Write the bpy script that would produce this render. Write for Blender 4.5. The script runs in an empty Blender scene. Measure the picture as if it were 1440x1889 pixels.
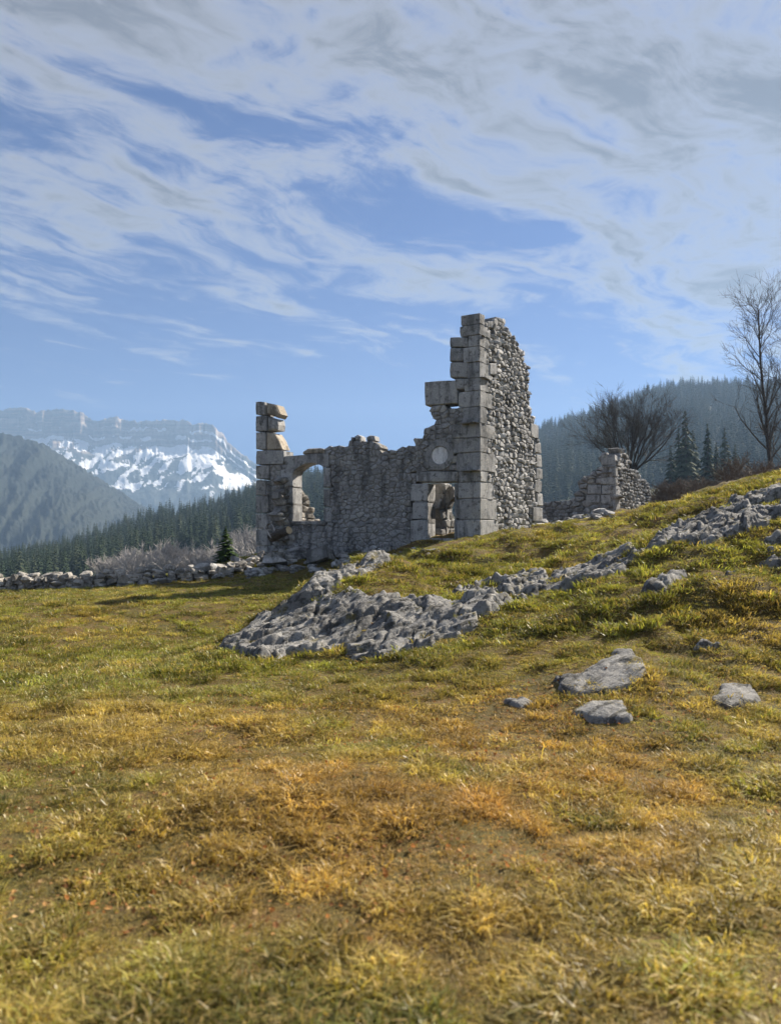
import bpy, bmesh, math, random
import numpy as np
from mathutils import Vector, Matrix
R = math.radians
scene = bpy.context.scene
C = scene.collection

# ------------------------------------------------------------------ camera
F = 1364.0                       # focal length in photograph pixels (1440 x 1889)
PITCH = R(2.35)
EYE = np.array([0.0, 0.0, 1.6])
cam_d = bpy.data.cameras.new('camera')
cam_d.sensor_fit = 'VERTICAL'; cam_d.sensor_height = 36.0; cam_d.sensor_width = 36.0
cam_d.lens = 36.0 * F / 1889.0
cam_d.clip_start = 0.05; cam_d.clip_end = 30000
cam_d.dof.use_dof = True; cam_d.dof.focus_distance = 13.0; cam_d.dof.aperture_fstop = 1.75
cam = bpy.data.objects.new('camera', cam_d); C.objects.link(cam)
cam.location = EYE; cam.rotation_euler = (R(90) + PITCH, 0, 0)
scene.camera = cam

# ------------------------------------------------------------------ light
SUN_AZ, SUN_EL = R(51), R(37)    # azimuth clockwise from +Y
sun_d = bpy.data.lights.new('sun', 'SUN'); sun_d.energy = 5.0; sun_d.angle = R(0.6); sun_d.color = (1.0, 0.90, 0.76)
sun = bpy.data.objects.new('sun', sun_d); C.objects.link(sun)
sdir = Vector((math.sin(SUN_AZ) * math.cos(SUN_EL), math.cos(SUN_AZ) * math.cos(SUN_EL), math.sin(SUN_EL)))
sun.rotation_euler = sdir.to_track_quat('Z', 'Y').to_euler()

vs = scene.view_settings
vs.view_transform = 'Standard'; vs.look = 'None'; vs.gamma = 1.0; vs.exposure = 1.5; vs.use_curve_mapping = False
scene.cycles.use_denoising = True
scene.cycles.use_adaptive_sampling = True; scene.cycles.adaptive_threshold = 0.02
scene.cycles.max_bounces = 5; scene.cycles.diffuse_bounces = 3; scene.cycles.transmission_bounces = 3
scene.cycles.volume_bounces = 0; scene.cycles.transparent_max_bounces = 8
scene.cycles.caustics_reflective = False; scene.cycles.caustics_refractive = False

# ------------------------------------------------------------------ node helper
class NT:
    def __init__(s, tree): s.t = tree; s.n = tree.nodes; s.l = tree.links
    def node(s, typ, **kw):
        nd = s.n.new(typ)
        for k, v in kw.items(): setattr(nd, k, v)
        return nd
    def put(s, sock, v):
        if isinstance(v, bpy.types.NodeSocket): s.l.new(v, sock)
        else: sock.default_value = v
    def math(s, op, a, b=0.0, c=0.0, clamp=False):
        nd = s.node('ShaderNodeMath', operation=op, use_clamp=clamp)
        s.put(nd.inputs[0], a); s.put(nd.inputs[1], b); s.put(nd.inputs[2], c)
        return nd.outputs[0]
    def mix(s, f, a, b, blend='MIX'):
        nd = s.node('ShaderNodeMix', data_type='RGBA', blend_type=blend)
        s.put(nd.inputs[0], f)
        s.put(nd.inputs[6], a if isinstance(a, bpy.types.NodeSocket) else (*a[:3], 1)); s.put(nd.inputs[7], b if isinstance(b, bpy.types.NodeSocket) else (*b[:3], 1))
        return nd.outputs[2]
    def noise(s, vec, scale, detail=4, rough=0.55, dist=0.0, out=0):
        nd = s.node('ShaderNodeTexNoise')
        if vec is not None: s.l.new(vec, nd.inputs['Vector'])
        nd.inputs['Scale'].default_value = scale; nd.inputs['Detail'].default_value = detail
        nd.inputs['Roughness'].default_value = rough; nd.inputs['Distortion'].default_value = dist
        return nd.outputs[out]
    def ss(s, v, a, b, lo=0.0, hi=1.0):
        nd = s.node('ShaderNodeMapRange', interpolation_type='SMOOTHSTEP')
        s.put(nd.inputs[0], v); nd.inputs[1].default_value = a; nd.inputs[2].default_value = b
        nd.inputs[3].default_value = lo; nd.inputs[4].default_value = hi
        return nd.outputs[0]
    def mapping(s, vec, loc=(0,0,0), rot=(0,0,0), scale=(1,1,1)):
        nd = s.node('ShaderNodeMapping'); s.l.new(vec, nd.inputs[0])
        nd.inputs[1].default_value = loc; nd.inputs[2].default_value = rot; nd.inputs[3].default_value = scale
        return nd.outputs[0]
    def comb(s, x, y, z=0.0):
        nd = s.node('ShaderNodeCombineXYZ'); s.put(nd.inputs[0], x); s.put(nd.inputs[1], y); s.put(nd.inputs[2], z)
        return nd.outputs[0]
    def vadd(s, a, b, op='ADD'):
        nd = s.node('ShaderNodeVectorMath', operation=op); s.put(nd.inputs[0], a); s.put(nd.inputs[1], b)
        return nd.outputs[0]

# ------------------------------------------------------------------ sky
world = bpy.data.worlds.new('World'); scene.world = world; world.use_nodes = True
w = NT(world.node_tree); w.n.clear()
sky = w.node('ShaderNodeTexSky', sky_type='NISHITA'); sky.sun_disc = False
sky.sun_elevation = SUN_EL; sky.sun_rotation = SUN_AZ
sky.altitude = 900; sky.air_density = 1.0; sky.dust_density = 0.35; sky.ozone_density = 2.2
tc = w.node('ShaderNodeTexCoord').outputs['Generated']
sep = w.node('ShaderNodeSeparateXYZ'); w.l.new(tc, sep.inputs[0])
zz = w.math('MAXIMUM', sep.outputs[2], 0.03)
P = w.comb(w.math('DIVIDE', sep.outputs[0], zz), w.math('DIVIDE', sep.outputs[1], zz))     # flat cloud sheet overhead
warp = w.vadd(w.vadd(w.noise(P, 0.8, 4, 0.55, out=1), (0.5, 0.5, 0.5), 'SUBTRACT'), (0.9, 0.9, 0), 'MULTIPLY')
P1 = w.vadd(P, warp)
Pst = w.mapping(w.mapping(P1, rot=(0, 0, R(40))), scale=(2.0, 0.62, 1))
Pst2 = w.mapping(w.mapping(P1, rot=(0, 0, R(48))), loc=(3.1, 1.7, 0), scale=(4.6, 1.5, 1))
n1 = w.noise(Pst, 1.0, 8, 0.62, 0.5)
n2 = w.noise(Pst2, 1.0, 8, 0.66, 0.9)
n3 = w.noise(w.mapping(P1, loc=(7.7, 2.2, 0)), 4.2, 6, 0.66, 0.3)
sp = w.node('ShaderNodeSeparateXYZ'); w.l.new(P, sp.inputs[0])
dist = w.math('SQRT', w.math('ADD', w.math('MULTIPLY', sp.outputs[0], sp.outputs[0]), w.math('MULTIPLY', sp.outputs[1], sp.outputs[1])))
cover = w.ss(dist, 1.4, 5.0, 0.035, -0.07)
right = w.ss(w.math('SUBTRACT', sp.outputs[0], w.math('MULTIPLY', sp.outputs[1], 0.28)), -0.1, 0.6, 0.0, 0.10)
dens = w.math('ADD', w.math('ADD', w.math('MULTIPLY', n1, 0.50), w.math('MULTIPLY', n2, 0.28)), w.math('MULTIPLY', n3, 0.22))
dens = w.math('ADD', w.math('ADD', dens, cover), right)
alpha = w.ss(dens, 0.465, 0.605, 0.0, 0.96)
far = w.ss(dist, 4.2, 7.5, 1.0, 0.0)
alpha = w.math('MULTIPLY', alpha, far)
thick = w.ss(dens, 0.505, 0.635)
skycol = w.mix(1.0, sky.outputs[0], (0.115, 0.26, 0.56), 'MULTIPLY')
cloud = w.mix(thick, (4.7, 4.65, 4.8), (1.35, 1.31, 1.38))
col = w.mix(alpha, skycol, cloud)
bg = w.node('ShaderNodeBackground'); w.l.new(col, bg.inputs[0]); bg.inputs[1].default_value = 0.05
wo = w.node('ShaderNodeOutputWorld'); w.l.new(bg.outputs[0], wo.inputs[0])

# ------------------------------------------------------------------ rays and noise
FWD = np.array([0, math.cos(PITCH), math.sin(PITCH)]); UP = np.array([0, -math.sin(PITCH), math.cos(PITCH)])
def ray(px, py): return FWD + np.array([1.0, 0, 0]) * (px - 720) / F + UP * (944.5 - py) / F
def at(px, py, Y):
    d = ray(px, py); return EYE + d * (Y / d[1])
def to_px(x, y, z):
    X = np.asarray(x); v = np.asarray(z) - EYE[2]
    dep = y * FWD[1] + v * FWD[2]; up = y * UP[1] + v * UP[2]
    dep = np.where(np.abs(dep) < 1e-6, 1e-6, dep)
    return 720 + F * X / dep, 944.5 - F * up / dep, dep

def _h(ix, iy, seed):
    n = (ix.astype(np.int64) * 374761393 + iy.astype(np.int64) * 668265263 + seed * 1274126177) & 0xffffffff
    n = ((n ^ (n >> 13)) * 1274126177) & 0xffffffff
    n = n ^ (n >> 16)
    return (n & 0xffff) / 65535.0
def vnoise(x, y, seed=0):
    x = np.asarray(x, float); y = np.asarray(y, float)
    x, y = np.broadcast_arrays(x, y)
    ix = np.floor(x); iy = np.floor(y); fx = x - ix; fy = y - iy
    fx = fx * fx * fx * (fx * (fx * 6 - 15) + 10); fy = fy * fy * fy * (fy * (fy * 6 - 15) + 10)
    ix = ix.astype(np.int64); iy = iy.astype(np.int64)
    a = _h(ix, iy, seed); b = _h(ix + 1, iy, seed); c = _h(ix, iy + 1, seed); d = _h(ix + 1, iy + 1, seed)
    return (a + (b - a) * fx) * (1 - fy) + (c + (d - c) * fx) * fy
def fbm(x, y, oct=4, seed=0, gain=0.5):
    s = 0; a = 1; t = 0
    for o in range(oct):
        s = s + a * vnoise(np.asarray(x) * 2 ** o + 17.3 * o, np.asarray(y) * 2 ** o - 9.1 * o, seed + o); t += a; a *= gain
    return s / t
def sstep(x, a, b):
    t = np.clip((np.asarray(x, float) - a) / (b - a), 0, 1); return t * t * (3 - 2 * t)

# ------------------------------------------------------------------ object helpers
def tag(o, label=None, cat=None, group=None, kind=None):
    if label: o['label'] = label
    if cat: o['category'] = cat
    if group: o['group'] = group
    if kind: o['kind'] = kind
    return o
ORG = {}
def mesh_np(name, verts, faces, mat=None, smooth=False):
    me = bpy.data.meshes.new(name)
    if isinstance(faces, np.ndarray):
        k = faces.shape[1]; v = np.asarray(verts, np.float32)
        me.vertices.add(len(v)); me.vertices.foreach_set('co', v.ravel())
        me.loops.add(faces.size); me.loops.foreach_set('vertex_index', faces.ravel().astype(np.int32))
        me.polygons.add(len(faces)); me.polygons.foreach_set('loop_start', np.arange(0, faces.size, k, dtype=np.int32))
        me.update(calc_edges=True)
    else:
        me.from_pydata([tuple(map(float, p)) for p in verts], [], faces)
    if mat: me.materials.append(mat)
    if smooth: me.polygons.foreach_set('use_smooth', np.ones(len(me.polygons), bool))
    me.update()
    return me
def link(name, me, parent=None, org=(0, 0, 0)):
    o = bpy.data.objects.new(name, me); C.objects.link(o)
    org = np.asarray(org, float); ORG[o.name] = org
    if parent is not None:
        o.parent = parent; o.location = org - ORG[parent.name]
    else: o.location = org
    return o
def obj(name, verts, faces, mat, parent=None, org=None, smooth=False):
    v = np.asarray(verts, float)
    if org is None: org = np.array([v[:, 0].mean(), v[:, 1].mean(), v[:, 2].min()])
    return link(name, mesh_np(name, v - org, faces, mat, smooth), parent, org)
def empty(name, org):
    o = link(name, None, None, org); o.empty_display_size = 0.3; return o
def grid_faces(nx, ny):
    i = np.arange(nx - 1)[:, None] * ny + np.arange(ny - 1)[None, :]
    i = i.ravel(); return np.stack([i, i + ny, i + ny + 1, i + 1], 1)

# ------------------------------------------------------------------ materials
def new_mat(name):
    m = bpy.data.materials.new(name); m.use_nodes = True
    t = NT(m.node_tree); t.n.clear()
    out = t.node('ShaderNodeOutputMaterial')
    b = t.node('ShaderNodeBsdfPrincipled'); t.l.new(b.outputs[0], out.inputs[0])
    b.inputs['Roughness'].default_value = 0.9
    b.inputs['Specular IOR Level'].default_value = 0.25
    return m, t, b, out
def bump(t, b, h, strength=0.5, dist=0.02):
    nd = t.node('ShaderNodeBump'); nd.inputs['Strength'].default_value = strength; nd.inputs['Distance'].default_value = dist
    t.l.new(h, nd.inputs['Height']); t.l.new(nd.outputs[0], b.inputs['Normal'])
def pos(t): return t.node('ShaderNodeNewGeometry').outputs['Position']

def limestone(name, c1, c2, dark=(0.07, 0.07, 0.065), lichen=0.5, scale=1.0, var=0.35, bs=0.6):
    m, t, b, o = new_mat(name); p = pos(t)
    n = t.noise(p, 1.7 * scale, 5, 0.6); n2 = t.noise(p, 7 * scale, 6, 0.72); n3 = t.noise(p, 38 * scale, 3, 0.6)
    col = t.mix(t.ss(n, 0.3, 0.7), c1, c2)
    rnd = t.node('ShaderNodeObjectInfo').outputs['Random']
    col = t.mix(var, col, t.mix(rnd, [c * 0.45 for c in c1], [min(1, c * 1.5) for c in c2]))
    spots = t.math('MULTIPLY', t.ss(n2, 0.52, 0.66), lichen)
    col = t.mix(spots, col, dark)
    stain = t.math('MULTIPLY', t.ss(t.noise(t.mapping(p, scale=(1.6, 1.6, 0.35)), 1.6, 5, 0.7), 0.46, 0.62), 0.7)
    col = t.mix(stain, col, [c * 0.33 for c in c1])
    pale = t.math('MULTIPLY', t.ss(t.noise(p, 5 * scale, 5, 0.75), 0.55, 0.68), 0.55)
    col = t.mix(pale, col, (0.62, 0.60, 0.55))
    fine = t.ss(n3, 0.25, 0.75, 0.72, 1.2)
    col = t.mix(1.0, col, t.comb(fine, fine, fine), 'MULTIPLY')
    t.l.new(col, b.inputs['Base Color'])
    bump(t, b, t.math('ADD', t.math('MULTIPLY', n2, 0.7), t.math('MULTIPLY', n3, 0.3)), bs, 0.035)
    return m
M_rubble = limestone('rubble_limestone', (0.27, 0.272, 0.28), (0.42, 0.42, 0.42), lichen=0.65)
M_ashlar = limestone('dressed_limestone', (0.31, 0.315, 0.325), (0.44, 0.44, 0.44), lichen=0.8, scale=0.8, var=0.3, bs=0.9)
M_gable = limestone('sunlit_gable_limestone', (0.40, 0.40, 0.405), (0.56, 0.555, 0.55), lichen=0.45, var=0.4)  # lighter copy of the rubble stone, sunlight on the gable put into its colour
M_mortar = limestone('lime_mortar', (0.20, 0.195, 0.19), (0.32, 0.31, 0.30), lichen=0.6, scale=2.0, var=0.0, bs=0.9)
M_pale = limestone('pale_stone', (0.82, 0.83, 0.85), (0.88, 0.88, 0.89), lichen=0.1, scale=1.2, var=0.1, bs=0.3)  # near-white colour standing in for light seen through the oculus
M_warm = limestone('warm_broken_stone', (0.37, 0.315, 0.245), (0.46, 0.41, 0.34), lichen=0.5, var=0.2)
M_field = limestone('field_stone', (0.23, 0.215, 0.195), (0.37, 0.35, 0.32), lichen=0.5, scale=1.3, var=0.5)

def rock_mat():
    m, t, b, o = new_mat('weathered_outcrop_rock'); p = pos(t)
    n = t.noise(p, 1.3, 6, 0.62); pr = t.mapping(t.mapping(p, rot=(0, 0, R(-38))), scale=(0.8, 5.0, 3.0))
    n2 = t.noise(pr, 2.2, 7, 0.72); n3 = t.noise(p, 30, 4, 0.65)
    col = t.mix(t.ss(n, 0.35, 0.65), (0.15, 0.149, 0.148), (0.31, 0.305, 0.295))
    col = t.mix(t.math('MULTIPLY', t.ss(n2, 0.48, 0.58), 0.85), col, (0.05, 0.049, 0.045))
    col = t.mix(t.math('MULTIPLY', t.ss(t.noise(p, 11, 4, 0.7), 0.6, 0.7), 0.6), col, (0.44, 0.43, 0.40))
    col = t.mix(t.math('MULTIPLY', t.ss(t.noise(p, 2.6, 5, 0.7), 0.57, 0.68), 0.75), col, (0.17, 0.14, 0.04))
    t.l.new(col, b.inputs['Base Color'])
    bump(t, b, t.math('ADD', n2, t.math('MULTIPLY', n3, 0.6)), 0.8, 0.04)
    return m
M_rock = rock_mat()

def ground_mat():
    m, t, b, o = new_mat('turf_soil'); p = pos(t)
    n = t.noise(p, 0.7, 5, 0.6); n2 = t.noise(p, 7, 5, 0.7); n3 = t.noise(p, 45, 4, 0.7)
    col = t.mix(t.ss(n, 0.35, 0.65), (0.13, 0.088, 0.028), (0.10, 0.088, 0.025))
    col = t.mix(t.ss(n2, 0.45, 0.7), col, (0.17, 0.095, 0.033))
    col = t.mix(t.ss(n3, 0.5, 0.75), col, (0.06, 0.045, 0.02))
    t.l.new(col, b.inputs['Base Color']); bump(t, b, t.math('ADD', n2, n3), 0.9, 0.03)
    return m
M_ground = ground_mat()

def far_mat(name, c1, c2, c3, s=0.05, bs=1.0, bd=3.0):
    m, t, b, o = new_mat(name); p = pos(t)
    n = t.noise(p, s, 6, 0.65); n2 = t.noise(p, s * 6, 6, 0.75)
    col = t.mix(t.ss(n, 0.4, 0.62), c1, c2); col = t.mix(t.ss(n2, 0.5, 0.7), col, c3)
    t.l.new(col, b.inputs['Base Color']); bump(t, b, n2, bs, bd)
    return m
M_terrain = far_mat('valley_turf', (0.05, 0.055, 0.03), (0.08, 0.08, 0.035), (0.035, 0.04, 0.025), 0.02)
M_hill = far_mat('forest_slope', (0.018, 0.026, 0.022), (0.03, 0.038, 0.03), (0.010, 0.014, 0.012), 0.006, 1.0, 14.0)

def bark(name, c1, c2, s=6):
    m, t, b, o = new_mat(name); p = pos(t)
    t.l.new(t.mix(t.ss(t.noise(p, s, 4, 0.7), 0.35, 0.65), c1, c2), b.inputs['Base Color'])
    return m
M_bark = bark('dark_bark', (0.045, 0.038, 0.032), (0.085, 0.072, 0.06))
M_twig = bark('grey_twigs', (0.085, 0.075, 0.065), (0.13, 0.115, 0.10))
M_grove = bark('pale_twigs', (0.24, 0.225, 0.215), (0.34, 0.32, 0.305), 0.6)
M_shrub = bark('brown_shrub_twigs', (0.13, 0.10, 0.075), (0.21, 0.17, 0.135), 1.5)
def needles(name, c1, c2):
    m, t, b, o = new_mat(name); p = pos(t)
    rnd = t.node('ShaderNodeObjectInfo').outputs['Random']
    col = t.mix(t.ss(t.noise(p, 1.2, 4, 0.7), 0.35, 0.65), c1, c2)
    col = t.mix(t.math('MULTIPLY', t.math('POWER', rnd, 2.0), 0.6), col, (0.08, 0.088, 0.05))
    t.l.new(col, b.inputs['Base Color']); b.inputs['Roughness'].default_value = 0.85; b.inputs['Specular IOR Level'].default_value = 0.08
    return m
M_needle = needles('conifer_needles', (0.018, 0.034, 0.018), (0.04, 0.062, 0.03))
M_fir = needles('fir_needles', (0.02, 0.045, 0.012), (0.05, 0.085, 0.02))

# ------------------------------------------------------------------ the lie of the land
RHO, GAM = R(27), R(36)
CORN = at(886, 996, 26.0); CORN_XY = CORN[:2]
du = np.array([-math.cos(RHO), math.sin(RHO), 0]); nf = np.array([-math.sin(RHO), -math.cos(RHO), 0])   # front wall: along, outward
dg = np.array([math.sin(GAM), math.cos(GAM), 0]); ng = np.array([math.cos(GAM), -math.sin(GAM), 0])     # gable: along, outward
class Frame:
    def __init__(s, org, du, n): s.o = np.array([org[0], org[1], 0.0]); s.du = du; s.n = n
    def uv(s, px, py):
        d = ray(px, py); k = np.dot(s.n, s.o - EYE) / np.dot(s.n, d); p = EYE + d * k
        return np.array([np.dot(p - s.o, s.du), p[2]])
    def poly(s, pts): return [s.uv(*p) for p in pts]
    def w(s, u, v, d=0.0): return s.o + s.du * u + s.n * d + np.array([0, 0, v])
FF = Frame(CORN, du, nf); FG = Frame(CORN, dg, ng)

ctrl = [at(*a) for a in [
    (400,1190,11.5),(560,1094,12.7),(650,1041,14.6),(760,1024,17),(900,997,18),(1050,980,18),(1200,943,17.2),(1440,880,16),(1700,805,15.5),(1300,990,24),(1500,930,24),
    (1440,1330,6.7),(1440,1100,9.5),(1440,950,12.7),(1200,1100,10.1),(1200,1000,13.1),(1000,1100,11.6),(1000,1030,15.5),(800,1100,12.3),(800,1050,15.4),
    (700,1150,10.9),(800,1200,9.5),(600,1150,11.2),(480,1222,9.8),(620,1212,10.1),(720,1208,9.9),(700,1240,9.0),(1000,1300,7.1),(1200,1230,7.7),(1000,1200,9.1),(1100,1352,6.3),(1300,1360,6.1),(850,1290,7.6),(1700,1330,6.7),(1700,1000,12),
    (560,1072,24.5),(480,1075,24.5),(400,1080,24.8),(640,1066,24.5),(700,1052,25),(790,1016,24),(880,1003,23),(300,1083,25),(100,1087,26.5),(0,1089,27),(-200,1094,28),
    (473,1024,30.0),(560,1018,28.9),(650,1022,28.3),(500,1052,27.2),(580,1050,27.0),(720,1012,27.5),(815,997,26.5),(1000,985,27),(1090,960,30),(1200,935,33),(1400,880,30),(1700,840,28)]]
ctrl += [np.array(p, float) for p in [(0,0,0),(-2,3,0),(2,3,0.02),(0,5,0),(-4,7,0),(-10,0,0),(-10,8,0),(-9,15,0),(-20,10,0),(-22,20,0),(-4,18,0.05),(-2,20,0.12),(-1.75,15.2,0.05),(-2.5,13.6,0.0),(-1.4,17.5,0.12),(-0.3,19.5,0.45),(1.0,21.0,0.95),(6,1,0.15),(12,2,0.6),(5,4,0.1),
    (-30,28,-0.6),(-8,33,0.3),(-14,36,-0.8),(-20,45,-2.6),(-6,42,0.0),(0,38,1.0),(6,44,1.2),(14,48,2.2),(26,40,4.0),(30,20,6.0),(28,4,3.0),(-30,0,0),(0,-12,0),(-20,-12,0),(20,-12,1.0),(40,-10,4)]]
ctrl = np.array(ctrl)
def _phi(r2): return 0.5 * r2 * np.log(r2 + 1e-9)
_n = len(ctrl)
_K = _phi(((ctrl[:, None, :2] - ctrl[None, :, :2]) ** 2).sum(-1)) + np.eye(_n) * 0.02
_P = np.c_[np.ones(_n), ctrl[:, :2]]
_A = np.block([[_K, _P], [_P.T, np.zeros((3, 3))]])
_s = np.linalg.solve(_A, np.r_[ctrl[:, 2], 0, 0, 0])
def near_h(x, y):
    x = np.asarray(x, float); y = np.asarray(y, float); sh = x.shape
    x = x.ravel(); y = y.ravel(); out = np.empty_like(x)
    for i in range(0, len(x), 60000):
        q = np.c_[x[i:i+60000], y[i:i+60000]]
        r2 = ((q[:, None, :] - ctrl[None, :, :2]) ** 2).sum(-1)
        out[i:i+60000] = _phi(r2) @ _s[:_n] + _s[_n] + q @ _s[_n+1:]
    x = x.reshape(sh); y = y.reshape(sh)
    b = (fbm(x * 0.9, y * 0.9, 3, 11) - 0.5) * 0.16 + (fbm(x * 4, y * 4, 3, 12) - 0.5) * 0.06
    hump = sstep(out.reshape(sh), 0.15, 0.8)
    b = b * (1 + 2.0 * hump)
    return out.reshape(sh) + b

RIDGE = np.array([(-900,1010),(-400,1040),(0,1016),(100,992),(200,970),(300,932),(400,901),(470,874),(560,852),(720,826),(800,818),(900,803),(990,778),(1100,738),(1200,700),(1290,686),(1440,692),(1700,690),(2300,760)], float)
RDIST = np.array([(-900,420),(0,420),(470,520),(720,720),(990,900),(1200,1000),(2300,1000)], float)
RTREE = np.array([(-900,8.5),(0,8.5),(470,11),(720,15),(990,18),(2300,20)], float)
RBASE = np.array([(-900,-14),(0,-13),(470,-9),(800,0),(1200,8),(2300,14)], float)
def far_h(x, y):
    x = np.asarray(x, float); y = np.asarray(y, float)
    r = np.sqrt(x * x + y * y) + 1e-6
    az = np.arctan2(x, np.maximum(y, 1e-3 * r)); az = np.where(y <= 0, np.sign(x) * R(89), az)
    px = np.clip(720 + F * np.tan(np.clip(az, -R(62), R(62))), -900, 2300)
    rc = np.interp(px, RDIST[:, 0], RDIST[:, 1]); cy = np.interp(px, RIDGE[:, 0], RIDGE[:, 1])
    zc = 1.6 + (1000 - cy) / F * (rc * np.cos(az)) - np.interp(px, RTREE[:, 0], RTREE[:, 1])
    zb = np.interp(px, RBASE[:, 0], RBASE[:, 1])
    r0 = rc * 0.30
    t = np.clip((r - r0) / (rc - r0), 0, 1)
    up = zb + (zc - zb) * (t ** 1.15)
    back = zc - 0.5 * (zc + 60) * sstep(r, rc * 1.03, rc * 2.2)
    z = np.where(r < rc, up, back)
    behind = sstep(-y / r, -0.15, 0.5)
    z = z * (1 - behind) + (10 + 50 * sstep(r, 300, 2500)) * behind
    z = z + (fbm(x * 0.012, y * 0.012, 4, 31) - 0.5) * 10 * sstep(r, 80, 300)
    return z
def ground_h(x, y):
    x = np.asarray(x, float); y = np.asarray(y, float)
    wgt = sstep(np.sqrt((x - 2) ** 2 + (y - 18) ** 2), 30, 95)
    nx = np.clip(x, -55, 55); ny = np.clip(y, -40, 75)
    return near_h(nx, ny) * (1 - wgt) + far_h(x, y) * wgt
def hit(px, py, y0=2.0, y1=48.0):
    d = ray(px, py); ys = np.linspace(y0, y1, 900); pts = EYE + d[None, :] * (ys / d[1])[:, None]
    below = pts[:, 2] < ground_h(pts[:, 0], pts[:, 1])
    i = int(np.argmax(below)) if below.any() else len(ys) - 1
    return np.array([pts[i, 0], pts[i, 1], float(ground_h(pts[i, 0], pts[i, 1]))])

# near ground
gx = np.arange(-42, 42.01, 0.14); gy = np.arange(-8, 56.01, 0.14)
GX, GY = np.meshgrid(gx, gy, indexing='ij')
GZ = ground_h(GX, GY)
g = obj('ground', np.c_[GX.ravel(), GY.ravel(), GZ.ravel()], grid_faces(len(gx), len(gy)), M_ground, org=np.zeros(3), smooth=True)
tag(g, 'short yellow green meadow rising to a grassy knoll on the right', 'meadow', kind='structure')
# far ground, reaching past the hills
ra = np.concatenate([np.linspace(0.5, 36, 10), np.geomspace(40, 3600, 150)]); aa = np.linspace(-math.pi, math.pi, 541)
RR, AA = np.meshgrid(ra, aa, indexing='ij'); FX = RR * np.sin(AA); FY = RR * np.cos(AA)
ins = (FX > -41.5) & (FX < 41.5) & (FY > -7.5) & (FY < 55.5)
FZ = ground_h(FX, FY) - 0.06 - np.where(ins, 1.2, 0)
tr = obj('valley_ground', np.c_[FX.ravel(), FY.ravel(), FZ.ravel()], grid_faces(len(ra), len(aa)), M_terrain, org=np.zeros(3), smooth=True)
tag(tr, 'valley floor and wooded slopes around the meadow', 'terrain', kind='structure')

# ------------------------------------------------------------------ far hill and cliff mountain
def column_hill(name, sil, Yd, profile, px0, px1, ncol, mat, amp, seed):
    """ridge whose crest follows a skyline; profile: (run towards the valley in m, drop in m) from crest down"""
    cols = np.linspace(px0, px1, ncol); sil = np.array(sil, float)
    cy = np.interp(cols, sil[:, 0], sil[:, 1])
    zt = 1.6 + (1000 - cy) / F * Yd
    X = (cols - 720) / F * Yd
    prof = np.array(profile, float); m = 150
    s = np.concatenate([np.linspace(0, 1, m)])
    L = np.r_[0, np.cumsum(np.hypot(np.diff(prof[:, 0]), np.diff(prof[:, 1])))]; L /= L[-1]
    run = np.interp(s, L, prof[:, 0]); drop = np.interp(s, L, prof[:, 1])
    RUN, XX = np.meshgrid(run, X); DROP = np.meshgrid(drop, X)[0]
    ZT = zt[:, None] * np.ones_like(RUN); CP = cols[:, None] * np.ones_like(RUN)
    return XX, RUN, DROP, ZT, CP
mt_sil = [(-900,700),(-500,722),(-300,735),(-150,742),(0,752),(18,748),(40,747),(62,756),(85,752),(105,750),(130,752),(150,757),(165,770),(178,773),(195,767),(212,765),(222,771),(250,773),(278,772),(300,770),(318,772),(345,771),(350,779),(375,777),(392,780),(400,790),(412,798),(418,812),(430,822),(445,834),(470,852),(520,885),(600,935),(700,985),(800,1010)]
Yd = 2900
XX, RUN, DROP, ZT, CP = column_hill('m', mt_sil, Yd, [(-500,160),(-60,34),(-14,9),(0,0),(7,42),(22,49),(30,84),(50,94),(58,122),(240,245),(600,480),(950,670),(1250,750)], -900, 800, 850, None, 0, 0)
k = sstep(DROP, 0, 30)
fade = np.clip(ZT / 520.0, 0.25, 1)
g1 = fbm(CP * 0.035, DROP * 0.004, 4, 51); g2 = 1 - np.abs(2 * vnoise(CP * 0.11, DROP * 0.003, 52) - 1); g3 = fbm(CP * 0.35, DROP * 0.02, 4, 53)
crag = (g1 - 0.5) * 90 + (g2 - 0.5) * 20 + (g3 - 0.5) * 30
gul = (1 - np.abs(2 * vnoise(CP * 0.05 + DROP * 0.016, DROP * 0.002, 55) - 1)) * 60 + (1 - np.abs(2 * fbm(CP * 0.13 + DROP * 0.03, DROP * 0.01, 3, 56) - 1)) * 28
tal = sstep(DROP, 112, 210)
rad = RUN + crag * k * (1 - tal) + gul * .1 * tal
Ym = Yd - rad
DR = DROP * fade + (fbm(CP * 0.03, DROP * 0.02, 3, 57) - 0.5) * 26 * k + (fbm(CP * 0.2, DROP * 0.08, 3, 58) - 0.5) * 7 * k
rough = (fbm(CP * 0.22, DROP * 0, 4, 59, .6) - 0.5) * 16 * (1 - sstep(DROP, 20, 110))
Zm = np.maximum(ZT - DR + rough, -60)
Xm = XX * (Ym / Yd)
mo = obj('mountain', np.c_[Xm.ravel(), Ym.ravel(), Zm.ravel()], grid_faces(*Xm.shape), None, org=np.array([0, Yd - 800., -60.]))
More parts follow.
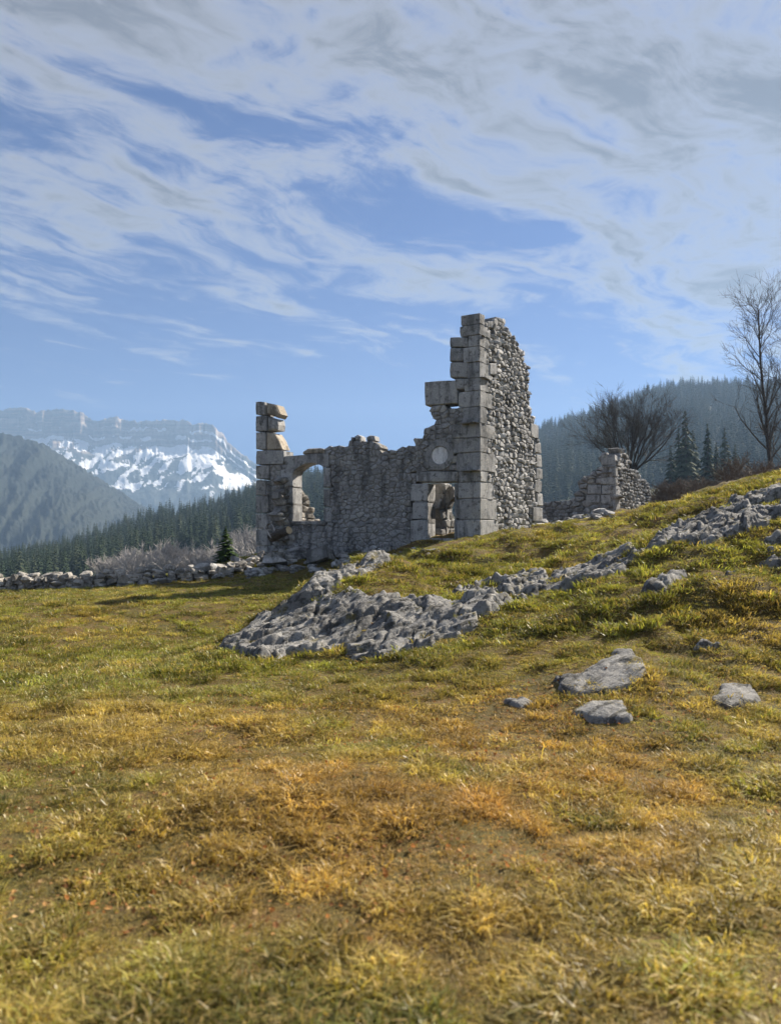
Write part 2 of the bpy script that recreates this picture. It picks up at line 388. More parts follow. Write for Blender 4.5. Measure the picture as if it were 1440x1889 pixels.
def mountain_mat():
    m, t, b, o = new_mat('limestone_cliff_and_snow'); p = pos(t)
    sp = t.node('ShaderNodeSeparateXYZ'); t.l.new(p, sp.inputs[0])
    strat = t.noise(t.mapping(p, scale=(0.004, 0.004, 0.06)), 1.0, 5, 0.65)
    n = t.noise(p, 0.02, 6, 0.7)
    rockc = t.mix(t.ss(strat, 0.42, 0.58), (0.15, 0.115, 0.095), (0.38, 0.31, 0.255))
    rockc = t.mix(t.ss(n, 0.5, 0.7), rockc, (0.10, 0.09, 0.09))
    forest = t.mix(t.ss(n, 0.4, 0.6), (0.03, 0.04, 0.035), (0.06, 0.065, 0.05))
    lowf = t.ss(t.math('ADD', sp.outputs[2], t.math('MULTIPLY', t.math('SUBTRACT', t.noise(p, 0.006, 5, 0.65), 0.5), 260)), 310, 380, 1.0, 0.0)
    col = t.mix(lowf, rockc, forest)
    sa_ = t.node('ShaderNodeAttribute', attribute_name='snow').outputs['Fac']
    snow = t.ss(t.math('ADD', sa_, t.math('MULTIPLY', t.math('SUBTRACT', t.noise(p, 0.03, 7, 0.75), 0.5), 1.5)), 0.42, 0.60)
    col = t.mix(snow, col, (0.86, 0.87, 0.90))
    t.l.new(col, b.inputs['Base Color']); bump(t, b, n, 1.0, 10.0)
    return m
band = lambda a, b: sstep(DROP, a - 4, a) * (1 - sstep(DROP, b, b + 5))
hor = fbm(CP * 0.045, DROP * 0.03, 3, 63)
right_ = sstep(CP, 120, 330)
tl = sstep(DROP, 112, 130) * (1 - sstep(DROP, 170 + 150 * hor, 300 + 260 * fbm(CP * .09 + DROP * .02, DROP * .004, 3, 64)))
pot = np.maximum(band(42, 50) * (.35 + .5 * right_) * sstep(hor, .42, .55), band(84, 96) * (.5 + .5 * right_) * sstep(fbm(CP * .06, DROP * .02, 3, 65), .38, .52))
pot = np.maximum(pot, tl * sstep(fbm(CP * .07 + DROP * .03, DROP * .026, 5, 66, .65) + .10 * (1 - sstep(DROP, 130, 330)), .485, .61))
sa = mo.data.attributes.new('snow', 'FLOAT', 'POINT'); sa.data.foreach_set('value', pot.ravel().astype(np.float32))
mo.data.materials.append(mountain_mat())
tag(mo, 'long limestone cliff mountain with snow on its ledges', 'mountain', kind='structure')

hl_sil = [(-900,640),(-400,720),(-150,765),(0,797),(40,806),(70,814),(100,830),(130,848),(170,874),(200,893),(235,915),(270,938),(310,963),(360,992),(420,1010),(560,1020)]
Yd2 = 1500
XX, RUN, DROP, ZT, CP = column_hill('h', hl_sil, Yd2, [(-400,80),(-60,8),(0,0),(240,118),(560,260),(800,330)], -900, 560, 420, None, 0, 0)
k = sstep(DROP, 0, 40)
Yh = Yd2 - RUN - (fbm(CP * 0.02 + DROP * 0.01, DROP * 0.006, 4, 61) - 0.5) * 160 * k
Zh = np.maximum(ZT - DROP * np.clip(ZT / 260, 0.15, 1) + (fbm(CP * 0.45, DROP * 0.08, 3, 62) - 0.5) * 12, -50)
hl = obj('forested_hill', np.c_[(XX * Yh / Yd2).ravel(), Yh.ravel(), Zh.ravel()], grid_faces(*XX.shape), M_hill, org=np.array([-900., Yd2 - 500, -50.]))
tag(hl, 'dark wooded hillside falling to the right below the cliff mountain', 'hill', kind='structure')

# ------------------------------------------------------------------ the air
def haze():
    m = bpy.data.materials.new('valley_haze'); m.use_nodes = True; t = NT(m.node_tree); t.n.clear()
    o = t.node('ShaderNodeOutputMaterial'); v = t.node('ShaderNodeVolumePrincipled'); t.l.new(v.outputs[0], o.inputs['Volume'])
    v.inputs['Color'].default_value = (0.40, 0.62, 0.96, 1); v.inputs['Density'].default_value = HAZE; v.inputs['Anisotropy'].default_value = 0.15
    bm = bmesh.new(); bmesh.ops.create_cube(bm, size=1.0)
    top = float(max(Zm.max(), Zh.max(), FZ.max())) + 40; bot = float(min(FZ.min(), -60.)) - 1
    for vv in bm.verts: vv.co = (vv.co.x * 7400, vv.co.y * 7400, bot + (vv.co.z + 0.5) * (top - bot))
    me = bpy.data.meshes.new('haze'); bm.to_mesh(me); bm.free(); me.materials.append(m)
    tag(link('haze', me), 'pale blue valley haze filling the air towards the mountains', 'haze', kind='stuff')
HAZE = 2.9e-4
haze()

# ------------------------------------------------------------------ masonry
rng = np.random.default_rng(7); random.seed(7)
def clip_half(poly, a, n, nid):
    """keep the side where (p-a).n <= 0; poly is a list of (point, id of the edge leaving it)"""
    out = []; m = len(poly)
    for i in range(m):
        p, e = poly[i]; q, _ = poly[(i + 1) % m]
        dp = (p[0]-a[0])*n[0] + (p[1]-a[1])*n[1]; dq = (q[0]-a[0])*n[0] + (q[1]-a[1])*n[1]
        if dp <= 0: out.append((p, e))
        if (dp < 0 < dq) or (dq < 0 < dp):
            t = dp / (dp - dq); x = (p[0] + (q[0]-p[0])*t, p[1] + (q[1]-p[1])*t)
            out.append((x, nid if dp < 0 else e))
    return out
def voronoi(pts, asp):
    """cells of seeds, measured with u squeezed by asp so that stones lie long"""
    S = np.asarray(pts) * np.array([asp, 1.0]); cells = []
    for i, s in enumerate(S):
        d2 = ((S - s) ** 2).sum(1); nb = np.argsort(d2)[1:19]; rad = 0.30
        poly = [((s[0]-rad, s[1]-rad), -1), ((s[0]+rad, s[1]-rad), -1), ((s[0]+rad, s[1]+rad), -1), ((s[0]-rad, s[1]+rad), -1)]
        for j in nb:
            mid = (s + S[j]) / 2; poly = clip_half(poly, mid, S[j] - s, int(j))
            if len(poly) < 3: break
        cells.append([((p[0] / asp, p[1]), e) for p, e in poly])
    return cells
def seeds(u0, u1, v0, v1, rh, wmin, wmax, jit=0.25):
    out = []; v = v0
    while v < v1:
        h = rh * rng.uniform(0.75, 1.35); u = u0 - rng.uniform(0, wmax)
        while u < u1:
            wd = rng.uniform(wmin, wmax)
            if rng.random() < 0.10: wd *= 1.5
            out.append((u + wd / 2, v + h / 2 + rng.normal() * h * jit)); u += wd
        v += h
    return np.array(out)
def inside(p, poly):
    c = False; m = len(poly)
    for i in range(m):
        a = poly[i]; b = poly[(i + 1) % m]
        if (a[1] > p[1]) != (b[1] > p[1]) and p[0] < (b[0]-a[0]) * (p[1]-a[1]) / (b[1]-a[1]) + a[0]: c = not c
    return c
def area(pl):
    return 0.5 * abs(sum(pl[i][0]*pl[(i+1)%len(pl)][1] - pl[(i+1)%len(pl)][0]*pl[i][1] for i in range(len(pl))))
def ccw(pl):
    s = sum(pl[i][0]*pl[(i+1)%len(pl)][1] - pl[(i+1)%len(pl)][0]*pl[i][1] for i in range(len(pl)))
    return list(pl) if s > 0 else list(pl)[::-1]
def rounded(pl, cut=0.13, nmax=9):
    out = []; m = len(pl)
    for i in range(m):
        p0 = np.array(pl[i-1]); p = np.array(pl[i]); p1 = np.array(pl[(i+1) % m])
        if np.linalg.norm(p - p0) + np.linalg.norm(p1 - p) < 0.10: out.append(p); continue
        out.append(p + (p0 - p) * cut); out.append(p + (p1 - p) * cut)
    while len(out) > nmax:
        d = [np.linalg.norm(out[i] - out[(i+1) % len(out)]) for i in range(len(out))]; i = int(np.argmin(d)); j = (i + 1) % len(out)
        out[i] = (out[i] + out[j]) / 2; out.pop(j)
    return out
def stone(fr, pl, d_back, d_front, bev, joint=0.01, tilt=0.02, dome=0.012, rnd=True):
    """one stone of a wall: outline pl in (along, up), rounded front arris, uneven face"""
    pl = ccw(pl); c = np.mean(np.array(pl), 0); size = math.sqrt(max(area(pl), 1e-4))
    if rnd: pl = rounded(pl)
    pl = [np.array(p) for p in pl]; n = len(pl)
    sh = lambda p, k: c + (p - c) * max(0.3, 1 - k / (0.5 * size))
    tu, tv = rng.normal(0, tilt, 2) / max(size, 0.1)
    dd = lambda p: float(np.dot(p - c, (tu, tv)))
    V = []; Fc = []
    for p in pl: V.append(fr.w(*sh(p, joint), d_back))
    for p in pl: q = sh(p, joint); V.append(fr.w(*q, d_front - bev + dd(q) + rng.normal(0, 0.15) * bev))
    for p in pl: q = sh(p, joint + bev * rng.uniform(0.7, 1.3)); V.append(fr.w(*q, d_front + dd(q)))
    V.append(fr.w(*(c + rng.normal(0, 0.1, 2) * size), d_front + dome * rng.uniform(0, 1.6)))
    flip = np.dot(np.cross(fr.du, (0, 0, 1)), fr.n) < 0
    for r in range(2):
        for i in range(n):
            j = (i + 1) % n; f = [r*n+i, r*n+j, (r+1)*n+j, (r+1)*n+i]; Fc.append(f if not flip else f[::-1])
    for i in range(n):
        f = [2*n+i, 2*n+(i+1) % n, 3*n]; Fc.append(f if not flip else f[::-1])
    f = list(range(n))[::-1]; Fc.append(f if not flip else f[::-1])
    return np.array(V), Fc
def prism(fr, pl, d0, d1):
    pl = ccw(pl); n = len(pl); V = [fr.w(*p, d0) for p in pl] + [fr.w(*p, d1) for p in pl]
    Fc = [list(range(n))[::-1], list(range(n, 2*n))] + [[i, (i+1) % n, n+(i+1) % n, n+i] for i in range(n)]
    if np.dot(np.cross(fr.du, (0, 0, 1)), fr.n) * (d1 - d0) < 0: Fc = [f[::-1] for f in Fc]
    return np.array(V), Fc
def join(parts):
    V = []; Fc = []; k = 0
    for v, f in parts: V.append(v); Fc += [[i + k for i in q] for q in f]; k += len(v)
    return np.concatenate(V), Fc
def rect(fr, x0, y0, x1, y1): return fr.poly([(x0, y0), (x1, y0), (x1, y1), (x0, y1)])
def bbox_uv(pl): a = np.array(pl); return a[:, 0].min(), a[:, 0].max(), a[:, 1].min(), a[:, 1].max()
def wall_cells(fr, outline, holes, rh, wmin, wmax, asp=0.62, jit=0.25, extra=0.15):
    """Voronoi rubble inside outline; holes are boxes (u0,u1,v0,v1) the stones are cut back from"""
    u0, u1, v0, v1 = bbox_uv(outline)
    sd = seeds(u0 - extra, u1 + extra, v0 - extra, v1 + extra, rh, wmin, wmax, jit)
    if len(holes): sd = np.array([q for q in sd if not any(h[0] < q[0] < h[1] and h[2] < q[1] < h[3] for h in holes)])
    cl = voronoi(sd, asp); keep = {}
    for i, (s, c) in enumerate(zip(sd, cl)):
        if len(c) < 3 or not inside(s, outline): continue
        if any(h[0] < s[0] < h[1] and h[2] < s[1] < h[3] for h in holes): continue
        for h in holes:
            gap = [(h[0] - s[0], (h[0], 0), (1, 0)), (s[0] - h[1], (h[1], 0), (-1, 0)), (h[2] - s[1], (0, h[2]), (0, 1)), (s[1] - h[3], (0, h[3]), (0, -1))]
            gp, a, nn = max(gap, key=lambda q: q[0])
            pp = np.array([p for p, _ in c])
            if pp[:, 0].max() > h[0] and pp[:, 0].min() < h[1] and pp[:, 1].max() > h[2] and pp[:, 1].min() < h[3]:
                c = clip_half(c, a, nn, -2)
            if len(c) < 3: break
        if len(c) >= 3 and area([p for p, _ in c]) > 0.004: keep[i] = c
    return keep
def core_mesh(fr, keep, d0, d1):
    V = []; Fc = []
    flip = np.dot(np.cross(fr.du, (0, 0, 1)), fr.n) < 0
    for i, c in keep.items():
        n = len(c); b = len(V)
        V += [fr.w(*p, d1) for p, _ in c] + [fr.w(*p, d0) for p, _ in c]
        fs = [list(range(b, b+n))[::-1], list(range(b+n, b+2*n))]
        for k in range(n):
            if c[k][1] not in keep: fs.append([b+k, b+(k+1) % n, b+n+(k+1) % n, b+n+k])
        Fc += [f[::-1] for f in fs] if flip else fs
    return np.array(V), Fc
def px_area(v):
    x, y, d = to_px(v[:, 0], v[:, 1], v[:, 2]); return (x.max() - x.min()) * (y.max() - y.min())

pending = []      # (area in the photograph, name, verts, faces, material, parent) - rubble waiting for the limit of 300
def build_rubble(fr, keep, parent, T, core_d, front, bev, joint, mat, covered=lambda s: False, tilt=0.02):
    for i, c in keep.items():
        pl = [p for p, _ in c]; s = np.mean(np.array(pl), 0)
        if covered(s): continue
        edge = any(e not in keep and e >= -1 for _, e in c)
        db = -T - rng.uniform(-0.05, 0.06) if edge else core_d - 0.05
        v, f = stone(fr, pl, db, rng.uniform(*front), bev * rng.uniform(0.7, 1.4), joint * rng.uniform(0.6, 1.5), tilt)
        pending.append((px_area(v), 'stone', v, f, mat, parent))
def flush(limit=300):
    pending.sort(key=lambda q: -q[0])
    for a, nm, v, f, m, p in pending[:limit]: obj(nm, v, f, m, p, org=v.mean(0))
    rest = {}
    for a, nm, v, f, m, p in pending[limit:]: rest.setdefault(p.name, []).append((p, m, v, f))
    for L in rest.values():
        v, f = join([(q[2], q[3]) for q in L])
        tag(obj('small_rubble', v, f, L[0][1], L[0][0]), kind='stuff')
    pending.clear()
def block(fr, pl, parent, d_front=0.03, depth=0.62, name='dressed_block', mat=None, bev=0.02, joint=0.008, tilt=0.006, label=None):
    pl = [np.array(p) for p in pl]; c_ = np.mean(pl, 0); q = []
    if len(pl) == 4:
        for i in range(4):
            a, b_ = pl[i], pl[(i + 1) % 4]; q += [a + (c_ - a) * rng.uniform(0, .07), (a + b_) / 2 + rng.normal(0, .008, 2)]
        pl = q
    v, f = stone(fr, pl, -depth, d_front, bev * rng.uniform(.8, 1.8), joint, tilt, 0.008, rnd=False)
    o = obj(name, v, f, mat or M_ashlar, parent, org=v.mean(0))
    if label: o['label'] = label
    return o
def corner_block(pf, pg, z0, z1, wf, wg, parent, org, ddu, ddg, proud=0.018):
    """quoin showing on both faces: footprint spans wf along one wall and wg along the other"""
    o2 = np.array([org[0], org[1], 0.]); j = 0.006
    V = []; b = rng.uniform(.012, .03)
    def ring(z, ins):
        a = -proud + ins
        b1 = wf - ins; b2 = wg - ins; q = [(a, a), ((a + b1) / 2, a), (b1, a), (b1, (a + b2) / 2), (b1, b2), ((a + b1) / 2, b2), (a, b2), (a, (a + b2) / 2)]
        return [o2 + ddu * (u + rng.normal(0, .010)) + ddg * (s + rng.normal(0, .010)) + np.array([0, 0, z]) for u, s in q]
    V += ring(z0 + j, b) + ring(z0 + j + b, 0) + ring((z0 + z1) / 2, -0.004) + ring(z1 - j - b, 0) + ring(z1 - j, b)
    n = 8; Fc = [list(range(8))[::-1], list(range(32, 40))]
    for r in range(4):
        for i in range(n): Fc.append([r*n+i, r*n+(i+1) % n, (r+1)*n+(i+1) % n, (r+1)*n+i])
    if np.cross(ddu, ddg)[2] < 0: Fc = [f[::-1] for f in Fc]
    V = np.array(V)
    return obj('quoin', V, Fc, M_ashlar, parent, org=V.mean(0))

# ------------------------------------------------------------------ the ruined house
T = 0.62
house = empty('ruined_house', FF.w(4.0, 1.0, -2.0))
tag(house, 'large roofless grey limestone ruin with a tall broken gable corner', 'ruin')
front_out = FF.poly([(884,600),(866,618),(862,640),(856,700),(840,752),(797,752),(801,772),(788,795),(776,812),(752,822),(735,829),(706,831),(700,828),(694,812),(690,805),(664,812),(652,806),(640,818),(625,824),(600,829),(575,829),(555,836),(530,840),(521,833),(505,836),(476,836),(476,1075),(884,1040)])
win = bbox_uv(rect(FF, 541, 860, 597, 961)); door = bbox_uv(rect(FF, 790, 889, 839, 1000))
win = (win[0], win[1], FF.uv(569, 961)[1], FF.uv(569, 859)[1]); door = (door[0], door[1], FF.uv(815, 1000)[1], FF.uv(815, 889)[1])
todo = []
# dressed pieces of the front wall, laid out in the photograph
dress = []
def fb(pl, **kw):
    p = FF.poly(pl) if not isinstance(pl, tuple) else rect(FF, *pl)
    dress.append(p); todo.append(lambda: block(FF, p, fw, **kw))
YQ = [577, 597, 617, 638, 667, 696, 720, 749, 780, 806, 834, 868, 889, 919, 958, 1012]
QF = [852, 850, 864, 855, 863, 857, 847, 853, 836, 836, 842, 850, 845, 846, 845]
QG = [892, 903, 901, 897, 905, 900, 907, 896, 911, 897, 911, 898, 908, 914, 916]
for i in range(15):
    z1 = FF.uv(886, YQ[i])[1]; z0 = FF.uv(886, YQ[i+1])[1]; wf = FF.uv(QF[i], 800)[0]; wg = FG.uv(QG[i], 800)[0]
    todo.append(lambda z0=z0, z1=z1, wf=wf, wg=wg: corner_block(None, None, z0, z1, wf, max(wg, 0.32), fw, CORN, du, dg, rng.uniform(.008, .03)))
    dress.append([(-.1, z0), (wf, z0), (wf, z1), (-.1, z1)])
for r in [(829,622,863,641), (829,641,854,667), (829,668,862,697), (838,698,856,718)]: fb(r, depth=T, d_front=rng.uniform(.0, .03))
fb([(783,705),(842,700),(845,745),(784,749)], depth=0.58, d_front=0.06, name='projecting_block', bev=0.03)
for r in [(845,836,886,868)]: pass
# masonry right of the door
for r in [(841,890,846,918), (841,920,847,957), (841,959,846,998)]: fb(r, depth=T, d_front=0.024)
# doorway
for r in [(757,892,790,925), (760,926,790,958), (756,959,790,1000)]: fb(r, depth=T + .02, d_front=0.03, name='door_jamb')
fb((838,890,842,998), depth=T + .02, d_front=0.028, name='door_jamb')
fb((766,870,846,889), depth=T + .02, d_front=0.035, name='door_lintel')
fb((786,993,842,1000), depth=T + .25, d_front=0.14, name='door_sill', mat=M_ashlar)
# round oculus above the door; pale disc added for brightness seen through it
oc = FF.uv(811, 840); orad = abs(FF.uv(826, 840)[0] - FF.uv(796, 840)[0]) / 2
def ringpoly(r0, r1, n=26):
    V = []; Fc = []
    for i in range(n):
        a = 2 * math.pi * i / n
        for (rr, d) in ((r0, -0.16), (r0, 0.02), (r0 + .03, 0.05), (r1 - .02, 0.045), (r1, -0.05)):
            V.append(FF.w(oc[0] + math.cos(a) * rr, oc[1] + math.sin(a) * rr, d))
    for i in range(n):
        for k in range(4): a = i*5+k; b = ((i+1) % n)*5+k; Fc.append([a, a+1, b+1, b])
    return np.array(V), Fc
v, f = ringpoly(orad, orad * 1.75); todo.append(lambda v=v, f=f: obj('oculus_ring', v, f, M_ashlar, fw, org=v.mean(0)))
dress.append([(oc[0] + a * orad * 1.2, oc[1] + b * orad * 1.2) for a, b in ((-1,-1),(1,-1),(1,1),(-1,1))])
n = 28; circ = [(oc[0] + math.cos(2*math.pi*i/n) * orad * 1.01, oc[1] + math.sin(2*math.pi*i/n) * orad * 1.01) for i in range(n)]
v, f = prism(FF, circ, -0.3, 0.0); todo.append(lambda v=v, f=f: tag(obj('oculus_disc', v, f, M_pale, fw, org=v.mean(0)), 'pale round disc standing in for the bright view through the oculus'))
# arched window
for r in [(518,866,541,897), (522,898,541,930), (516,931,541,962)]: fb(r, depth=T + .02, d_front=0.03, name='window_jamb')
for r in [(597,862,611,900), (597,901,608,935), (597,936,612,963)]: fb(r, depth=T + .02, d_front=0.03, name='window_jamb')
fb((536,961,603,968), depth=T + .03, d_front=0.07, name='window_sill')
arch = [(527,842),(607,836),(607,861),(596,861)] + [(541 + 55 * (1 - t), 861 - 9 * math.sin(math.pi * t) ** 0.8 + 10 * t * t) for t in np.linspace(0.05, 0.95, 9)] + [(541,874),(528,869)]
ap = FF.poly(arch); v, f = prism(FF, ap, -T - .02, 0.045); todo.append(lambda v=v, f=f: obj('window_arch', v, f, M_ashlar, fw, org=v.mean(0))); dress.append(ap)
# left pier: long and short quoins, broken at the top
for (x0, y0, x1, y1) in [(472,741,489,766),(472,767,492,796),(472,797,490,830),(472,831,525,857),(472,858,498,884),(472,885,492,914),(472,915,496,946),(472,947,493,975),(472,976,500,1006),(472,1007,494,1040)]:
    fb((x0, y0, x1, y1), depth=T + .03, d_front=0.035, name='quoin')
for pl, m in [([(490,742),(509,746),(517,764),(512,771),(491,763)], M_warm), ([(492,768),(510,772),(512,783),(511,793),(493,795)], M_rubble), ([(491,797),(506,799),(514,812),(521,829),(491,830)], M_warm)]:
    fb(pl, depth=T * .9, d_front=0.0, name='broken_block', mat=m, bev=0.05)
fb([(556,833),(566,827),(590,826),(599,829),(598,836),(556,838)], depth=T * .9, d_front=0.0, name='cap_stone', mat=M_warm, bev=0.05)
for pl in [[(651,804),(657,801),(663,804),(664,813),(652,814)], [(672,806),(680,802),(688,803),(690,812),(674,815)]]:
    fb(pl, depth=T * .8, d_front=-0.05, name='cap_stone', mat=M_rubble, bev=0.05)
def boxes(L, ins=0.015):
    out = []
    for d in L: a, b, c, e = bbox_uv(d); out.append((a + ins, b - ins, c + ins, e - ins))
    return out
keepF = wall_cells(FF, front_out, [win, door] + boxes(dress), 0.165, 0.13, 0.38, 0.70, 0.34)
v, f = core_mesh(FF, keepF, -0.018, -T)
fw = obj('front_wall', v, f, M_mortar, house)
for q in todo: q()
cov = lambda s: False
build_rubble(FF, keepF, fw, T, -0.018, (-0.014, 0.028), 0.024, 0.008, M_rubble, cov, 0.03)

# gable wall
gab_out = FG.poly([(886,592),(893,590),(912,586),(930,592),(937,602),(939,613),(953,617),(959,640),(966,655),(970,672),(975,692),(976,722),(978,746),(984,766),(990,788),(992,806),(996,816),(997,870),(998,960),(1001,1030),(886,1050)])
todo = []
gdress = []
for i in range(15):
    z1 = FF.uv(886, YQ[i])[1]; z0 = FF.uv(886, YQ[i+1])[1]; wg = max(FG.uv(QG[i], 800)[0], 0.32)
    gdress.append([(-.3, z0), (wg, z0), (wg, z1), (-.3, z1)])
for (x0, y0, x1, y1) in [(978,782,992,808),(985,815,997,836),(988,838,998,862),(987,864,998,884),(984,886,997,908),(988,910,999,934),(979,936,999,962),(986,964,1001,1000),(901,670,915,692),(899,592,909,605)]:
    p = rect(FG, x0, y0, x1, y1)
    if x0 > 950:   # far edge of the gable: keep each block level
        u0, u1 = FG.uv(x0, 800)[0], FG.uv(x1, 800)[0]; vm = [FG.uv((x0+x1)/2, y)[1] for y in (y0, y1)]
        p = [(u0, vm[0]), (u1, vm[0]), (u1, vm[1]), (u0, vm[1])]
    gdress.append(p); todo.append(lambda p=p: block(FG, p, gw, depth=T, d_front=rng.uniform(.01, .05), name='quoin', tilt=.02))
gw_cells = wall_cells(FG, gab_out, boxes(gdress), 0.155, 0.15, 0.46, 0.60, 0.28)
v, f = core_mesh(FG, gw_cells, -0.065, -T)
gw = obj('gable_wall', v, f, M_mortar, house)
for q in todo: q()
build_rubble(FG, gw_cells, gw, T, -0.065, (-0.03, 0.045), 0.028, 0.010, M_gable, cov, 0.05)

# inner walls seen through the openings
FB = Frame(FF.w(FF.uv(548, 900)[0], 0, -2.2), dg, ng)
inner = FB.poly([(520,1000),(520,880),(553,890),(561,905),(566,912),(571,925),(580,934),(585,948),(590,958),(592,1000)])
ki = wall_cells(FB, inner, [], 0.22, 0.2, 0.5, 0.6)
v, f = core_mesh(FB, ki, -0.08, -0.5); cw = obj('cross_wall', v, f, M_mortar, house)
build_rubble(FB, ki, cw, 0.5, -0.08, (-0.02, 0.06), 0.05, 0.02, M_field, tilt=0.05)
FD = Frame(FF.w(FF.uv(800, 900)[0], 0, -1.9), dg, ng)
di = FD.poly([(815,1000),(815,880),(823,890),(834,930),(840,950),(846,1000)])
kd = wall_cells(FD, di, [], 0.3, 0.3, 0.6, 0.6)
v, f = core_mesh(FD, kd, -0.06, -0.5); cw2 = obj('cross_wall', v, f, M_mortar, house)
build_rubble(FD, kd, cw2, 0.5, -0.06, (-0.02, 0.05), 0.04, 0.012, M_ashlar)
FP = Frame(FF.w(0, 0, -1.35), du, nf)
pier = obj('inner_pier', *prism(FP, FP.poly([(799,893),(824,893),(825,940),(823,1010),(799,1010)]), 0.0, -0.45), M_ashlar, house)
dark_archp = FP.poly([(817,921),(822,905),(829,897),(836,898),(839,906),(837,917),(831,924),(828,934),(820,940)])
obj('dark_arch_fill', *prism(FP, dark_archp, 0.06, -0.35), M_mortar, pier)  # solid lump added in place of the dark arched opening behind the door
flush(300)

# ------------------------------------------------------------------ small ruin behind, right
C2 = at(1134, 960, 36.0)
F2 = Frame(C2, du, nf); G2 = Frame(C2, dg, ng)
ruin2 = empty('ruined_outbuilding', C2)
tag(ruin2, 'small collapsed stone outbuilding with a pointed gable stump below the round bare tree', 'ruin')
o2 = F2.poly([(1133,838),(1106,840),(1106,862),(1092,868),(1080,880),(1062,886),(1060,900),(1052,908),(1050,985),(1133,985)])
k2 = wall_cells(F2, o2, [], 0.24, 0.25, 0.5, 0.65)
v, f = core_mesh(F2, k2, -0.08, -0.6); w2 = obj('front_wall', v, f, M_mortar, ruin2)
d2 = []
for r in [(1108,838,1134,858),(1108,859,1121,880),(1122,859,1134,880),(1106,881,1134,894),(1082,895,1108,912),(1109,895,1128,912),(1080,913,1106,928),(1107,913,1126,930)]:
    p = rect(F2, *r); d2.append(p); block(F2, p, w2, d_front=0.03, depth=0.6)
build_rubble(F2, k2, w2, 0.6, -0.08, (-0.03, 0.08), 0.05, 0.02, M_rubble, lambda s: any(inside(s, d) for d in d2), 0.05)
og = G2.poly([(1134,846),(1141,840),(1142,826),(1148,826),(1156,842),(1160,848),(1164,862),(1172,868),(1180,874),(1184,884),(1192,884),(1196,894),(1201,905),(1203,985),(1134,985)])
kg = wall_cells(G2, og, [], 0.20, 0.25, 0.5, 0.6)
v, f = core_mesh(G2, kg, -0.10, -0.6); wg2 = obj('gable_wall', v, f, M_mortar, ruin2)
build_rubble(G2, kg, wg2, 0.6, -0.10, (-0.04, 0.07), 0.05, 0.02, M_rubble, lambda s: False, 0.05)
for r in [(1134,846,1137,880),(1134,881,1137,896),(1129,897,1143,914),(1130,915,1141,945)]:
    u1 = max(G2.uv(r[2], 880)[0], .12); za, zb = G2.uv(1134, r[1])[1], G2.uv(1134, r[3])[1]
    block(G2, [(-.02, za), (u1, za), (u1, zb), (-.02, zb)], wg2, d_front=0.05, depth=0.4, name='quoin')
flush(300)

# ------------------------------------------------------------------ loose stones
def rock_mesh(name, seed, mat, flat=0.75, rough=0.16, box=0.55):
    r = np.random.default_rng(seed); bm = bmesh.new(); bmesh.ops.create_cube(bm, size=2.0)
    bmesh.ops.subdivide_edges(bm, edges=bm.edges[:], cuts=1, use_grid_fill=True)
    for v in bm.verts:
        d = np.array(v.co); s = d / np.linalg.norm(d) * 1.15; q = d * box + s * (1 - box)
        v.co = q * (1 + r.normal(0, rough * .5)) + r.normal(0, rough * .4, 3)
        v.co.z *= flat
    me = bpy.data.meshes.new(name); bm.to_mesh(me); bm.free(); me.materials.append(mat); return me
ROCKS = [rock_mesh('field_stone', 100 + i, M_field, random.uniform(0.6, 0.95), 0.2, random.uniform(0.3, 0.7)) for i in range(9)]
RUB = [rock_mesh('rubble_block', 200 + i, M_rubble, random.uniform(0.55, 0.9), 0.22, random.uniform(0.4, 0.8)) for i in range(7)]
def place(name, me, p, size, parent=None, rot=None):
    o = link(name, me, parent, p)
    o.scale = size; o.rotation_euler = rot if rot is not None else (random.uniform(-.35, .35), random.uniform(-.35, .35), random.uniform(0, 6.28)); return o

# dry stone wall on the left
path = [np.array([(x - 720) / F * Y, Y, 0.]) for x, Y in [(-800,28),(-300,27.4),(0,27),(110,26.8),(200,26.6),(300,26.5),(370,26.8),(430,27.4),(478,28.6)]]
path = np.array(path); seg = np.r_[0, np.cumsum(np.linalg.norm(np.diff(path[:, :2], axis=0), axis=1))]
def wp(s): return np.array([np.interp(s, seg, path[:, k]) for k in range(2)])
Lw = seg[-1]; NS = 90; V = []; Fc = []
for i in range(NS + 1):
    s = Lw * i / NS; p = wp(s); q = wp(min(s + .05, Lw)) - wp(max(s - .05, 0)); q /= np.linalg.norm(q); nn = np.array([-q[1], q[0]])
    zb = float(ground_h(p[0], p[1])); h = 0.50 * (1 - 0.45 * (s / Lw) ** 4) + 0.06 * math.sin(s * 2.1)
    for (a, z) in ((-.22, -.3), (-.14, h - .1), (.16, h - .1), (.26, -.3)): V.append((p[0] + nn[0]*a, p[1] + nn[1]*a, zb + z - .05))
for i in range(NS):
    for k in range(3): Fc.append([i*4+k, i*4+k+1, (i+1)*4+k+1, (i+1)*4+k])
Fc += [[0, 1, 2, 3][::-1], [NS*4, NS*4+1, NS*4+2, NS*4+3]]
wallT = empty('dry_stone_wall', np.r_[wp(Lw * .5), float(ground_h(*wp(Lw * .5)))])
tag(wallT, 'low grey dry stone wall along the far left edge of the meadow', 'wall')
hc = obj('wall_core', np.array(V), Fc, M_mortar, wallT)
